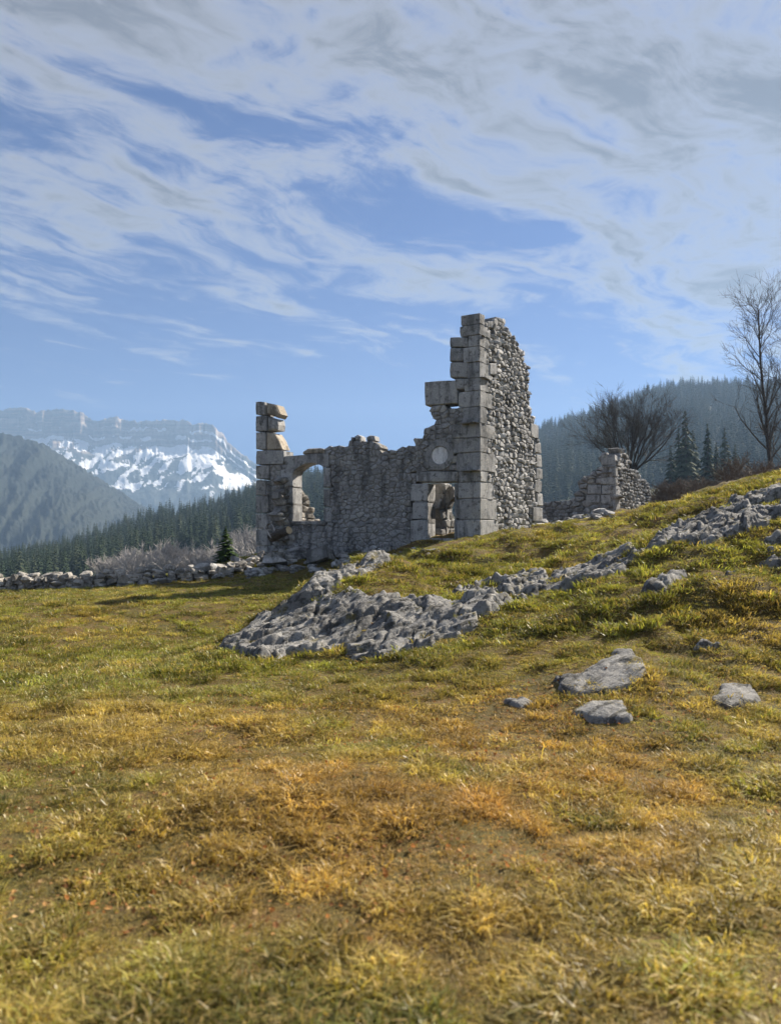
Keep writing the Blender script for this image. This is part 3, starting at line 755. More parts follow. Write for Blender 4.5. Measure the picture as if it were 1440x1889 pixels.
for row in range(4):
    s = random.uniform(0, .2)
    while s < Lw:
        wd = random.uniform(0.24, 0.5) * (1.15 if row == 0 else 1)
        hh = 0.54 * (1 - 0.45 * (s / Lw) ** 4)
        if row == 3 and (random.random() < 0.35 or s > Lw * .9): s += wd; continue
        if row == 0 and random.random() < 0.1: s += wd; continue
        p = wp(s + wd / 2); q = wp(min(s + .05, Lw)) - wp(max(s - .05, 0)); q /= np.linalg.norm(q); nn = np.array([-q[1], q[0]])
        off = (-.30 + .05 * row if row < 3 else random.uniform(-.15, .1)); off = off if nn[1] > 0 else -off
        x, y = p + nn * off; z = float(ground_h(x, y)) + hh * (row + .42) / 3.3
        me = random.choice(ROCKS)
        place('stone', me, (x, y, z), (wd * .46, random.uniform(.15, .24), random.uniform(.11, .18)), wallT, (random.uniform(-.3, .3), random.uniform(-.35, .35), math.atan2(q[1], q[0]) + random.uniform(-.3, .3)))
        s += wd * random.uniform(.94, 1.06)

# tumbled stones under the front wall
grp = 'tumbled stones below the ruin'
def rub(px, py, w_px, flat=0.7, me=None, label='grey limestone block tumbled below the ruined front wall', name='rubble_stone', group=grp, lift=0.3):
    p = hit(px, py, 15); s = w_px / F * p[1] / 2
    o = place(name, me or random.choice(RUB), (p[0], p[1], p[2] + s * flat * lift), (s, s * random.uniform(.7, 1), s * flat))
    tag(o, label, 'stone', group); return o
rs = random.Random(3)
for k in range(64):
    px = rs.uniform(482, 720); top = 1012 + max(0, (px - 560)) * -0.02; bot = 1062 - max(0, px - 560) * 0.22
    rub(px, rs.uniform(top, bot), rs.uniform(9, 30), rs.uniform(.45, .8))
for k in range(22): rub(rs.uniform(330, 500), rs.uniform(1046, 1070), rs.uniform(8, 22), rs.uniform(.5, .8))
for k in range(26): rub(rs.uniform(560, 800), rs.uniform(1003, 1030) - 0, rs.uniform(5, 13), .6)
rub(578, 1000, 50, .8, RUB[2], 'large pale rounded boulder directly below the arched window', 'boulder', None, .75)
rub(590, 1036, 46, .7, RUB[4], 'broad dark boulder in the rubble right of the sawn log', 'boulder', None, .5)
rub(508, 1040, 56, .35, RUB[1], 'flat slab lying at the foot of the left corner pier', 'boulder', None, .5)
rub(382, 1062, 52, .5, RUB[5], 'long pale slab capping the ruined end of the dry stone wall', 'boulder', None, .9)
rub(296, 1078, 34, .6, RUB[3], 'single block fallen from the dry stone wall onto the grass', 'boulder', None, .3)
rub(442, 1046, 26, .5, RUB[0], 'tan flat stone beside the small green fir', 'boulder', None, 1.6)
for k in range(46):
    px = rs.uniform(1002, 1130); p = at(px, rs.uniform(948, 985), rs.uniform(30, 34)); s = rs.uniform(8, 22) / F * p[1] / 2
    z = float(ground_h(p[0], p[1])); tag(place('rubble_stone', rs.choice(RUB), (p[0], p[1], z + s * .3), (s, s, s * .7)), 'grey stone in the rubble heap between the two ruins', 'stone', 'rubble heap between the ruins')

# low wall between the two ruins
F3 = Frame(at(1090, 950, 37.5), du, nf)
lw = F3.poly([(1092,926),(1070,920),(1040,921),(1020,922),(1000,925),(985,926),(985,1010),(1092,1010)])
k3 = wall_cells(F3, lw, [], 0.2, 0.2, 0.42, 0.65); v, f = core_mesh(F3, k3, -0.05, -0.6)
lowt = empty('ruined_low_wall', F3.w(0, 1.2)); tag(lowt, 'low ruined wall stub linking the tall gable with the small outbuilding', 'wall')
lwo = obj('wall_core', v, f, M_mortar, lowt); build_rubble(F3, k3, lwo, 0.6, -0.05, (-0.02, 0.05), 0.04, 0.012, M_rubble); flush(300)

# ------------------------------------------------------------------ rock breaking through the knoll
def dist_poly(x, y, poly):
    """signed distance (positive inside) to a polygon, arrays"""
    d = np.full(x.shape, 1e9); ins = np.zeros(x.shape, bool); m = len(poly)
    for i in range(m):
        a = poly[i]; b = poly[(i + 1) % m]; e = b - a; L2 = (e ** 2).sum() + 1e-12
        t = np.clip(((x - a[0]) * e[0] + (y - a[1]) * e[1]) / L2, 0, 1)
        d = np.minimum(d, np.hypot(x - a[0] - t * e[0], y - a[1] - t * e[1]))
        c = ((a[1] > y) != (b[1] > y)) & (x < (b[0] - a[0]) * (y - a[1]) / (b[1] - a[1] + 1e-12) + a[0]); ins ^= c
    return np.where(ins, d, -d)
OUT = []
def worley(x, y, seed):
    """nearest-cell data on a jittered grid: height and tilt of the cell's plate, and distance to the crack"""
    ix = np.floor(x); iy = np.floor(y); f1 = np.full(x.shape, 9.); f2 = np.full(x.shape, 9.); hh = np.zeros(x.shape); cx = np.zeros(x.shape); cy = np.zeros(x.shape); t1 = np.zeros(x.shape); t2 = np.zeros(x.shape)
    for i in (-1, 0, 1):
        for j in (-1, 0, 1):
            gx_ = (ix + i).astype(np.int64); gy_ = (iy + j).astype(np.int64)
            px_ = gx_ + _h(gx_, gy_, seed); py_ = gy_ + _h(gx_, gy_, seed + 1); d = np.hypot(x - px_, y - py_); n = d < f1
            f2 = np.where(n, f1, np.minimum(f2, d)); f1 = np.where(n, d, f1)
            hh = np.where(n, _h(gx_, gy_, seed + 2), hh); t1 = np.where(n, _h(gx_, gy_, seed + 3) - .5, t1); t2 = np.where(n, _h(gx_, gy_, seed + 4) - .5, t2); cx = np.where(n, px_, cx); cy = np.where(n, py_, cy)
    return hh, (x - cx) * t1 + (y - cy) * t2, f2 - f1
def rock_height(x, y, o):
    d = dist_poly(x, y, o['poly'])
    d = d + (fbm(x * 2.2, y * 2.2, 4, o['seed']) - 0.5) * o['rag']
    ca, sa = math.cos(o['ang']), math.sin(o['ang'])
    wx = (fbm(x * 1.3, y * 1.3, 3, o['seed'] + 5) - 0.5) * 0.5; wf = (fbm(x * 7, y * 7, 3, o['seed'] + 15) - .5) * .10
    a = x * ca + y * sa + wf; b = -x * sa + y * ca + wx + wf
    h1, g1_, c1_ = worley(a * .9, b * o['freq'] * .75, o['seed']); h2, g2_, c2_ = worley(a * 2.2 + 5, b * o['freq'] * 2.0, o['seed'] + 40); h3, g3_, c3_ = worley(a * 5, b * o['freq'] * 4.2, o['seed'] + 80)
    pit = fbm(x * 12, y * 12, 4, o['seed'] + 4, .6)
    patch = sstep(fbm(x * 1.0 + 3, y * 1.6, 4, o['seed'] + 7), o['gap'], o['gap'] + .10)
    h = .016 + o['thick'] * np.maximum(0, .12 + h1 * .5 + g1_ * .7 + h2 * .28 + g2_ * .35 + (h3 + g3_ - .5) * .13 + (pit - .5) * .16 - (1 - sstep(c1_, 0, .10)) * .4 - (1 - sstep(c2_, 0, .10)) * .22)
    edge = sstep(d, -0.03, o['soft'] * .3)
    return h * edge * patch - 0.07 * (1 - edge * patch)
def outcrop(pts, label, ang, freq=2.2, thick=0.16, rag=0.5, gap=0.35, soft=0.35, seed=1, res=0.024):
    poly = np.array([hit(*p)[:2] for p in pts]); o = dict(poly=poly, ang=R(ang), freq=freq, thick=thick, rag=rag, gap=gap, soft=soft, seed=seed); OUT.append(o)
    lo = poly.min(0) - .4; hi = poly.max(0) + .4
    xs = np.arange(lo[0], hi[0], res); ys = np.arange(lo[1], hi[1], res); X, Y = np.meshgrid(xs, ys, indexing='ij')
    Z = ground_h(X, Y) + rock_height(X, Y, o)
    # sideways lean of the ledges so that edges overhang a little
    ob = obj('rock_outcrop', np.c_[X.ravel(), Y.ravel(), Z.ravel()], grid_faces(len(xs), len(ys)), M_rock)
    tag(ob, label, 'rock')
outcrop([(398,1196),(470,1150),(560,1092),(640,1046),(720,1030),(700,1048),(640,1072),(610,1098),(680,1106),(760,1112),(765,1150),(720,1190),(640,1207),(560,1212),(470,1228)], 'bare layered rock at the left tip of the grassy knoll', 36, 3.4, 0.21, .35, .33, .3, 301)
outcrop([(640,1195),(690,1155),(760,1120),(860,1086),(960,1066),(1020,1062),(1020,1088),(950,1115),(890,1150),(830,1190),(740,1212),(660,1220)], 'long grey rock ledges across the middle of the knoll', 34, 3.2, 0.20, .45, .32, .3, 311)
outcrop([(985,1100),(1020,1062),(1100,1032),(1165,1008),(1185,1030),(1120,1068),(1045,1095)], 'pale bare rock slab below the crest of the knoll', 30, 3.0, 0.15, .3, .2, .25, 321)
outcrop([(1150,1040),(1195,1008),(1260,972),(1340,934),(1440,905),(1560,872),(1560,940),(1440,960),(1380,985),(1300,1005),(1220,1022)], 'broad dark rock band under the crest at the right', 30, 2.8, 0.24, .5, .2, .35, 331)
outcrop([(1180,1100),(1215,1070),(1270,1050),(1280,1065),(1220,1095)], 'narrow tilted rock blade in the grass under the dark band', 35, 2.0, 0.16, .25, .2, .2, 341)
outcrop([(1290,1040),(1360,1005),(1460,985),(1500,1040),(1440,1062),(1340,1060)], 'grey rock ledges near the right edge of the slope', 20, 2.8, 0.15, .5, .38, .3, 351)
outcrop([(1000,1280),(1050,1238),(1110,1208),(1175,1210),(1200,1245),(1165,1275),(1100,1296),(1035,1298)], 'cracked flat pale rock in the grass at the foot of the slope', 35, 3.0, 0.06, .5, .36, .12, 361)
outcrop([(1195,1235),(1260,1205),(1330,1180),(1340,1195),(1270,1222),(1210,1250)], 'thin rock rib right of the cracked flat rock', 35, 3.0, 0.07, .3, .3, .2, 371)
outcrop([(1310,1300),(1335,1275),(1385,1272),(1395,1300),(1340,1318)], 'small flat pale rock near the right edge of the meadow', 30, 3.0, 0.045, .3, .25, .15, 381)
outcrop([(1060,1315),(1100,1300),(1170,1300),(1160,1330),(1090,1338)], 'half buried flat rock at the foot of the slope', 25, 3.0, 0.04, .4, .36, .15, 391)
outcrop([(930,1300),(960,1290),(985,1296),(960,1310)], 'little pale stone left of the half buried flat rock', 10, 1.6, 0.04, .15, .1, .1, 395)

# ------------------------------------------------------------------ trees
def tube(V, Fc, pts, rad, k):
    b = len(V); n = len(pts)
    for i in range(n):
        t = pts[min(i + 1, n - 1)] - pts[max(i - 1, 0)]; t = t / (np.linalg.norm(t) + 1e-9)
        a = np.cross(t, (0.3, 0.9, 0.1)); a /= np.linalg.norm(a) + 1e-9; c = np.cross(t, a)
        for j in range(k):
            w_ = 2 * math.pi * j / k; V.append(pts[i] + (a * math.cos(w_) + c * math.sin(w_)) * rad[i])
    for i in range(n - 1):
        for j in range(k): Fc.append([b+i*k+j, b+i*k+(j+1) % k, b+(i+1)*k+(j+1) % k, b+(i+1)*k+j])
def limb(r, p, d, L, n, bend, up):
    pts = [p]; d = d / np.linalg.norm(d)
    for i in range(n):
        d = d + r.normal(0, bend, 3) + np.array([0, 0, up]); d /= np.linalg.norm(d); p = p + d * L / n; pts.append(p)
    return pts
def bare_tree(seed, stems, trunk_h, specs, r0, up0=0.02, spread=0.5, rmin=0.0, dome=0.0, fork=0.0):
    """specs: per level (children, length, spread angle, thickness ratio, upward pull)"""
    r = np.random.default_rng(seed); TV, TF, CV, CF = [], [], [], []
    level = []
    for s in range(stems):
        a = 2.4 * s + r.uniform(-.3, .3); sp = spread * ((s + .5) / stems) ** .7 * r.uniform(.85, 1.1) if stems > 1 else 0.03
        d = np.array([math.cos(a) * sp, math.sin(a) * sp, 1.0]); p0 = np.array([math.cos(a), math.sin(a), 0]) * (r0 * .8 if stems > 1 else 0)
        pts = limb(r, p0 + np.array([0, 0, fork - .3]), d, trunk_h * r.uniform(.88, 1.06) * (1 - dome * sp), 8, 0.05 if not fork else .09, up0)
        rad = np.linspace(r0 * r.uniform(.7, 1) , r0 * .22, len(pts)); tube(TV, TF, pts, rad, 6); level.append((pts, rad, trunk_h))
    if fork: tube(TV, TF, [np.array([0, 0, -.4]), np.array([.05, 0, fork * .5]), np.array([0, 0, fork + .3])], [r0 * 2.6, r0 * 2.0, r0 * 1.9], 9)
    for li, (nc, L, ang, tr_, up) in enumerate(specs):
        nxt = []
        for pts, rad, PL in level:
            for c in range(nc):
                t = r.uniform(0.18 if li == 0 else .25, 1.0) ** 0.9; f = t * (len(pts) - 1); i = min(int(f), len(pts) - 2); p = pts[i] + (pts[i+1] - pts[i]) * (f - i)
                d = pts[i+1] - pts[i]; d /= np.linalg.norm(d) + 1e-9
                pr = r.normal(0, 1, 3); pr -= d * pr.dot(d); pr /= np.linalg.norm(pr)
                an = ang * r.uniform(.6, 1.3); dd = d * math.cos(an) + pr * math.sin(an)
                ll = L * r.uniform(.6, 1.25) * (1.15 - .55 * t if li == 0 else 1)
                q = limb(r, p, dd, ll, 4 if li < 2 else 3, 0.12, up)
                rr = max(np.interp(f, range(len(rad)), rad) * tr_, rmin); ra_ = np.linspace(rr, rr * .35, len(q))
                tube(CV, CF, q, ra_, 4 if li == 0 else 3); nxt.append((q, ra_, ll))
        level = nxt
    return (np.array(TV), TF), (np.array(CV), CF)
def plant_tree(name, geo, p, s, mats, label, cat='tree', group=None, rotz=0.0):
    (tv, tf), (cv, cf) = geo; t = empty(name, p); t.scale = (s, s, s); t.rotation_euler = (0, 0, rotz); tag(t, label, cat, group)
    for nm, v, f, m in (('trunk', tv, tf, mats[0]), ('crown', cv, cf, mats[1])):
        o = bpy.data.objects.new(nm, mesh_np(nm, v, f, m)); C.objects.link(o); o.parent = t
    return t
def copy_tree(t, p, s, rotz, label):
    c = t.copy(); C.objects.link(c); c.location = p; c.scale = (s, s, s * random.uniform(.9, 1.1)); c.rotation_euler = (0, 0, rotz); c['label'] = label
    for ch in t.children: d = ch.copy(); C.objects.link(d); d.parent = c
    return c
def gz(p, dz=0.0): return np.array([p[0], p[1], float(ground_h(p[0], p[1])) + dz])
# the round crowned tree: 12 m wide at 64 m
Yt = 64.0; b = at(1160, 905, Yt); topz = at(1160, 712, Yt)[2]; gb = gz(b); Ht = topz - gb[2]
fk = at(1162, 872, Yt)[2] - gb[2]; Lt = (872 - 712) / F * Yt
geo = bare_tree(8, 17, Lt * .80, [(8, Lt * .32, .48, .55, .05), (7, Lt * .17, .5, .6, .04), (6, Lt * .10, .5, .7, .03)], 0.105, 0.02, 1.15, 0.0085, 0.10, fk)
plant_tree('round_tree', geo, gb, 1.0, (M_bark, M_twig), 'leafless round crowned tree with many upright limbs behind the small ruin')
# slender tree at the right edge
Yt = 50.0; b = at(1424, 860, Yt); gb = gz(b); Ht = at(1400, 568, Yt)[2] - gb[2]
geo = bare_tree(12, 1, Ht * .97, [(36, Ht * .25, .62, .55, .09), (7, Ht * .12, .6, .55, .05), (6, Ht * .055, .6, .6, .02)], 0.17, 0.0, .5, .009)
t = plant_tree('slender_tree', geo, gb, 1.0, (M_bark, M_twig), 'tall slender leafless tree at the right edge above the slope'); t.rotation_euler = (0, R(-4), 0)
gb = gz(at(1462, 860, 53)); geo = bare_tree(19, 1, Ht * .8, [(26, Ht * .26, .62, .55, .09), (6, Ht * .11, .6, .55, .05), (5, Ht * .05, .6, .6, .02)], 0.13, 0.0, .5, .009)
plant_tree('slender_tree', geo, gb, 1.0, (M_bark, M_twig), 'second leafless tree, cut off by the right edge of the picture')
# brown leafless shrubs along the slope
sh = bare_tree(31, 9, 1.5, [(6, .8, .5, .6, .05), (6, .45, .6, .6, .02), (4, .22, .6, .7, .0)], 0.03, 0.0, .7, .0075)
first = None
for i in range(16):
    px = 1205 + i * 16 + random.uniform(-8, 8); Y = random.uniform(38, 50); p = gz(at(px, 880, Y)); s = random.uniform(.95, 1.35) + max(0, i - 7) * .07
    lb = 'brown leafless shrub in the thicket under the slender tree'
    if first is None: first = plant_tree('leafless_shrub', sh, p, s, (M_shrub, M_shrub), lb, 'shrub', 'shrub thicket on the right'); 
    else: copy_tree(first, p, s, random.uniform(0, 6.28), lb)
for i, (px, Y, s) in enumerate([(1010, 45, 1.0), (1036, 47, 1.2), (1066, 49, 1.1), (1240, 52, 1.2)]):
    c = copy_tree(first, gz(at(px, 930, Y)), s, i * 1.3, 'brown leafless shrub behind the rubble between the two ruins'); c['group'] = 'shrubs behind the ruins'

def conifer(seed, h=1.0, wid=0.2, rows=15, per=9, droop=.28):
    """height 1; whorls of drooping, toothed boughs"""
    r = np.random.default_rng(seed); TV, TF, CV, CF = [], [], [], []
    tube(TV, TF, [np.array([0, 0, -.03]), np.array([0, 0, .5]), np.array([0, 0, .98])], [.018, .011, .002], 5)
    for i in range(rows):
        t = (i + .5) / rows; z = .06 + .93 * t; L = wid * (1 - t) ** .85 * r.uniform(.8, 1.15) + .012
        for j in range(per):
            a = 2 * math.pi * (j + r.uniform(-.4, .4)) / per + i; l = L * r.uniform(.65, 1.2); dr = droop * l + r.uniform(-.01, .01)
            d = np.array([math.cos(a), math.sin(a), 0]); s = np.array([-math.sin(a), math.cos(a), 0]); wd = l * r.uniform(.22, .38); zc = z + r.uniform(-.02, .02)
            b = len(CV); c0 = np.array([0, 0, zc])
            CV += [c0 + np.array([0, 0, .012]), c0 + d*l*.5 + s*wd + np.array([0, 0, -dr*.3]), c0 + d*l*.55 + np.array([0, 0, .01 - dr*.2]), c0 + d*l*.5 - s*wd + np.array([0, 0, -dr*.35]), c0 + d*l + np.array([0, 0, -dr]),
                   c0 + d*l*.8 + s*wd*.7 + np.array([0, 0, -dr]), c0 + d*l*.8 - s*wd*.7 + np.array([0, 0, -dr*1.1])]
            CF += [[b, b+1, b+2], [b, b+2, b+3], [b+2, b+5, b+4], [b+2, b+4, b+6], [b+1, b+5, b+2], [b+3, b+2, b+6]]
    return (np.array(TV), TF), (np.array(CV), CF)
def one_mesh(name, geo, m):
    (tv, tf), (cv, cf) = geo; v, f = join([(tv, tf), (cv, cf)]); return mesh_np(name, v, f, m)
CON = [one_mesh('conifer', conifer(40 + i, 1, random.uniform(.15, .24), 12, 7), M_needle) for i in range(5)]
# small fir by the wall
Yt = 33.5; b = gz(at(416, 1048, Yt)); h = at(416, 970, Yt)[2] - b[2]
plant_tree('fir_tree', conifer(77, 1, .36, 20, 13, .12), b, h, (M_bark, M_fir), 'small dark green fir standing behind the dry stone wall')
# spruces right of the round tree
for i, (px, yt, Y) in enumerate([(1238, 820, 155), (1253, 798, 160), (1266, 771, 150), (1279, 778, 156), (1306, 793, 140), (1322, 822, 150), (1338, 800, 165), (1357, 812, 170)]):
    nth = ['first', 'second', 'third', 'fourth', 'fifth', 'sixth', 'seventh', 'eighth'][i]
    b = gz(at(px, 930, Y)); h = at(px, yt, Y)[2] - b[2]
    if i == 0: sp0 = plant_tree('spruce_tree', conifer(81, 1, .17, 18, 10), b, h, (M_bark, M_needle), nth + ' spruce from the left in the row right of the round tree', 'tree', 'spruces right of the round tree')
    else: copy_tree(sp0, b, h, i * 1.1, nth + ' spruce from the left in the row right of the round tree')
# leafless grove on the left valley edge
gv = [bare_tree(90 + i, 3, .62, [(8, .34, .6, .55, .06), (7, .19, .6, .55, .04), (6, .10, .6, .65, .02)], 0.022, 0.0, .5, .005) for i in range(3)]
gp = [None] * 3
for i in range(26):
    px = [212, 236, 258, 282, 300, 322, 344, 366, 392, 410, 430, 452, 468][i % 13] + random.uniform(-9, 9); Y = random.uniform(150, 190)
    yt = np.interp(px, [200, 240, 270, 310, 340, 400, 430, 470], [1006, 994, 990, 978, 990, 996, 968, 945]) + random.uniform(-3, 14)
    b = gz(at(px, 1060, Y)); h = max(at(px, yt, Y)[2] - b[2], 4.0) * 1.3; j = i % 3
    lb = 'pale leafless tree in the grove below the conifer slope'
    if gp[j] is None: gp[j] = plant_tree('leafless_tree', gv[j], b, h, (M_grove, M_grove), lb, 'tree', 'leafless grove on the left')
    else: copy_tree(gp[j], b, h, random.uniform(0, 6.28), lb)

# conifer forest on the slopes
fr_ = np.random.default_rng(21)
def slope_points(px0, px1, f0, f1, n):
    px = fr_.uniform(px0, px1, n); az = np.arctan((px - 720) / F)
    rc = np.interp(px, RDIST[:, 0], RDIST[:, 1]); t = np.sqrt(fr_.uniform(f0 ** 2, f1 ** 2, n)); r = rc * t
    x = r * np.sin(az); y = r * np.cos(az); return x, y, ground_h(x, y), px, t
x, y, z, px, t = slope_points(-60, 700, .48, 1.02, 2600)
hh = np.interp(px, RTREE[:, 0], RTREE[:, 1]) * fr_.uniform(.45, 1.15, len(x)) * (0.8 + .5 * fbm(x * .03, y * .03, 2, 44))
left = (px < 480) & (px > -30); order = np.argsort(-hh / y * left)
ind = set(order[:280].tolist())
for i in sorted(ind):
    o = link('conifer', CON[i % 5], None, (x[i], y[i], z[i])); s = hh[i]; o.scale = (s, s, s); o.rotation_euler = (0, 0, fr_.uniform(0, 6.28))
    tag(o, 'dark conifer in the forest on the slope left of the ruin', 'tree', 'conifers on the left slope')
def scatter(name, P, rot, scl, idx, coll, label, cat, tint=None):
    me = bpy.data.meshes.new(name); me.vertices.add(len(P)); me.vertices.foreach_set('co', np.asarray(P, np.float32).ravel())
    for nm, typ, key, d in (('rot', 'FLOAT_VECTOR', 'vector', rot), ('scl', 'FLOAT_VECTOR', 'vector', scl), ('idx', 'INT', 'value', idx), ('tint', 'FLOAT_COLOR', 'color', tint)):
        if d is None: continue
        at_ = me.attributes.new(nm, typ, 'POINT'); at_.data.foreach_set(key, np.asarray(d, np.int32 if typ == 'INT' else np.float32).ravel())
    me.update(); o = link(name, me)
    ng_ = bpy.data.node_groups.new(name + '_scatter', 'GeometryNodeTree')
    ng_.interface.new_socket('Geometry', in_out='INPUT', socket_type='NodeSocketGeometry'); ng_.interface.new_socket('Geometry', in_out='OUTPUT', socket_type='NodeSocketGeometry')
    N = ng_.nodes; gi = N.new('NodeGroupInput'); go = N.new('NodeGroupOutput'); ip = N.new('GeometryNodeInstanceOnPoints'); ci = N.new('GeometryNodeCollectionInfo')
    ci.inputs['Collection'].default_value = coll; ci.inputs['Separate Children'].default_value = True; ci.inputs['Reset Children'].default_value = True
    def attr(nm, dt):
        a = N.new('GeometryNodeInputNamedAttribute'); a.data_type = dt; a.inputs['Name'].default_value = nm; return a.outputs['Attribute']
    er = N.new('FunctionNodeEulerToRotation'); L = ng_.links
    L.new(attr('rot', 'FLOAT_VECTOR'), er.inputs[0]); L.new(gi.outputs[0], ip.inputs['Points']); L.new(ci.outputs[0], ip.inputs['Instance'])
    ip.inputs['Pick Instance'].default_value = True; L.new(attr('idx', 'INT'), ip.inputs['Instance Index']); L.new(er.outputs[0], ip.inputs['Rotation']); L.new(attr('scl', 'FLOAT_VECTOR'), ip.inputs['Scale'])
    L.new(ip.outputs[0], go.inputs[0])
    md = o.modifiers.new('scatter', 'NODES'); md.node_group = ng_
    tag(o, label, cat, kind='stuff'); return o
def source(name, meshes):
    c = bpy.data.collections.new(name)
    for i, m in enumerate(meshes): c.objects.link(bpy.data.objects.new('%s_%02d' % (name, i), m))
    return c
COLL = source('conifer_source', CON)
rest = np.array([i for i in range(len(x)) if i not in ind])
x2, y2, z2, px2, t2 = slope_points(690, 1900, .42, 1.03, 7000)
h2 = np.interp(px2, RTREE[:, 0], RTREE[:, 1]) * fr_.uniform(.55, 1.1, len(x2))
AX = np.r_[x[rest], x2]; AY = np.r_[y[rest], y2]; AZ = np.r_[z[rest], z2]; AH = np.r_[hh[rest], h2]; N_ = len(AX)
scatter('forest', np.c_[AX, AY, AZ], np.c_[np.zeros(N_), np.zeros(N_), fr_.uniform(0, 6.28, N_)], np.c_[AH, AH, AH], fr_.integers(0, 5, N_), COLL, 'hazy conifer forest covering the hill behind the ruins', 'forest')

# ------------------------------------------------------------------ grass, leaf litter
def grass_mat():
    m = bpy.data.materials.new('grass_blades'); m.use_nodes = True; t = NT(m.node_tree); t.n.clear()
    out = t.node('ShaderNodeOutputMaterial')
    tint = t.node('ShaderNodeAttribute', attribute_type='INSTANCER', attribute_name='tint').outputs['Color']
    bl = t.node('ShaderNodeAttribute', attribute_type='GEOMETRY', attribute_name='blade').outputs['Fac']
    col = t.mix(t.ss(bl, 0.45, 1.0, 0.0, 0.8), tint, (0.46, 0.33, 0.13))
    col = t.mix(t.ss(bl, 0.0, 0.3, 0.55, 0.0), col, (0.10, 0.075, 0.02))
    d = t.node('ShaderNodeBsdfDiffuse'); tr_ = t.node('ShaderNodeBsdfTranslucent'); gl = t.node('ShaderNodeBsdfGlossy'); gl.inputs['Roughness'].default_value = 0.45
    t.l.new(col, d.inputs[0]); t.l.new(t.mix(1.0, col, (1.15, 1.1, 0.7), 'MULTIPLY'), tr_.inputs[0])
    m1 = t.node('ShaderNodeMixShader'); m1.inputs[0].default_value = 0.42; t.l.new(d.outputs[0], m1.inputs[1]); t.l.new(tr_.outputs[0], m1.inputs[2])
    m2 = t.node('ShaderNodeMixShader'); m2.inputs[0].default_value = 0.04; t.l.new(m1.outputs[0], m2.inputs[1]); t.l.new(gl.outputs[0], m2.inputs[2])
    t.l.new(m2.outputs[0], out.inputs[0]); return m
M_grass = grass_mat()
def clump(seed, nb, rad, hmin, hmax, wid, lean):
    r = np.random.default_rng(seed); V = []; Fc = []; B = []
    for i in range(nb):
        a = r.uniform(0, 6.28); q = rad * math.sqrt(r.uniform(0, 1)); p = np.array([math.cos(a) * q, math.sin(a) * q, -.01])
        h = r.uniform(hmin, hmax); ln = r.uniform(.3, 1.5) * lean; la = a + r.normal(0, 1.1); d = np.array([math.cos(la), math.sin(la), 0])
        fa = r.uniform(0, 3.14); s = np.array([math.cos(fa), math.sin(fa), 0]) * wid * r.uniform(.6, 1.3)
        m_ = p + d * h * ln * .35 + np.array([0, 0, h * .6]); tip = p + d * h * ln + np.array([0, 0, h * max(.25, 1 - .35 * ln)])
        b = len(V); V += [p - s, p + s, m_ + s * .75, m_ - s * .75, tip]; Fc += [[b, b+1, b+2, b+3], [b+3, b+2, b+4]]; v = r.uniform(0, 1); B += [v] * 5
    me = mesh_np('grass_tuft', np.array(V), Fc, M_grass)
    at_ = me.attributes.new('blade', 'FLOAT', 'POINT'); at_.data.foreach_set('value', np.array(B, np.float32)); return me
TUFT = [clump(500 + i, 22, .055, .018, .05, .0032, 1.2) for i in range(4)] + [clump(510 + i, 26, .05, .035, .08, .0028, 1.0) for i in range(3)] + [clump(520, 12, .05, .07, .14, .0016, .8)] \
     + [clump(530 + i, 28, .12, .02, .055, .0055, 1.2) for i in range(3)] + [clump(540 + i, 30, .10, .04, .09, .005, 1.1) for i in range(2)]
GC = source('grass_source', TUFT)
gr = np.random.default_rng(99)
def ring_points(r0, r1, dens, pxm=420):
    a0 = math.atan((-pxm - 720) / F); a1 = math.atan((1440 + pxm - 720) / F); n = int(dens * .5 * (a1 - a0) * (r1 ** 2 - r0 ** 2))
    a = gr.uniform(a0, a1, n); r = np.sqrt(gr.uniform(r0 ** 2, r1 ** 2, n)); return r * np.sin(a), r * np.cos(a)
def rock_here(x, y):
    h = np.full(x.shape, -1.0)
    for o in OUT:
        lo = o['poly'].min(0) - .4; hi = o['poly'].max(0) + .4; k = (x > lo[0]) & (x < hi[0]) & (y > lo[1]) & (y < hi[1])
        if k.any(): h[k] = np.maximum(h[k], rock_height(x[k], y[k], o))
    return h
PX, PY, PI_, PS = [], [], [], []
for r0, r1, dens, near in ((1.6, 3.5, 1150, 1), (3.5, 6, 950, 1), (6, 9.5, 680, 1), (9.5, 15, 340, 0), (15, 23, 170, 0), (23, 34, 90, 0)):
    x, y = ring_points(r0, r1, dens); PX.append(x); PY.append(y)
    tuft = fbm(x * 3.6, y * 3.6, 3, 71) + gr.normal(0, .07, len(x))
    if near: i_ = np.where(tuft > .60, gr.integers(4, 7, len(x)), gr.integers(0, 4, len(x))); i_ = np.where(gr.random(len(x)) < .025, 7, i_)
    else: i_ = np.where(tuft > .58, gr.integers(11, 13, len(x)), gr.integers(8, 11, len(x)))
    PI_.append(i_); PS.append(gr.uniform(.65, 1.25, len(x)) * (.6 + .95 * sstep(tuft, .4, .75)))
x = np.concatenate(PX); y = np.concatenate(PY); i_ = np.concatenate(PI_); s_ = np.concatenate(PS); z = ground_h(x, y)
hum = sstep(near_h(x, y), .2, .7) * sstep(-y, -24, -20)
keep = rock_here(x, y) < .034
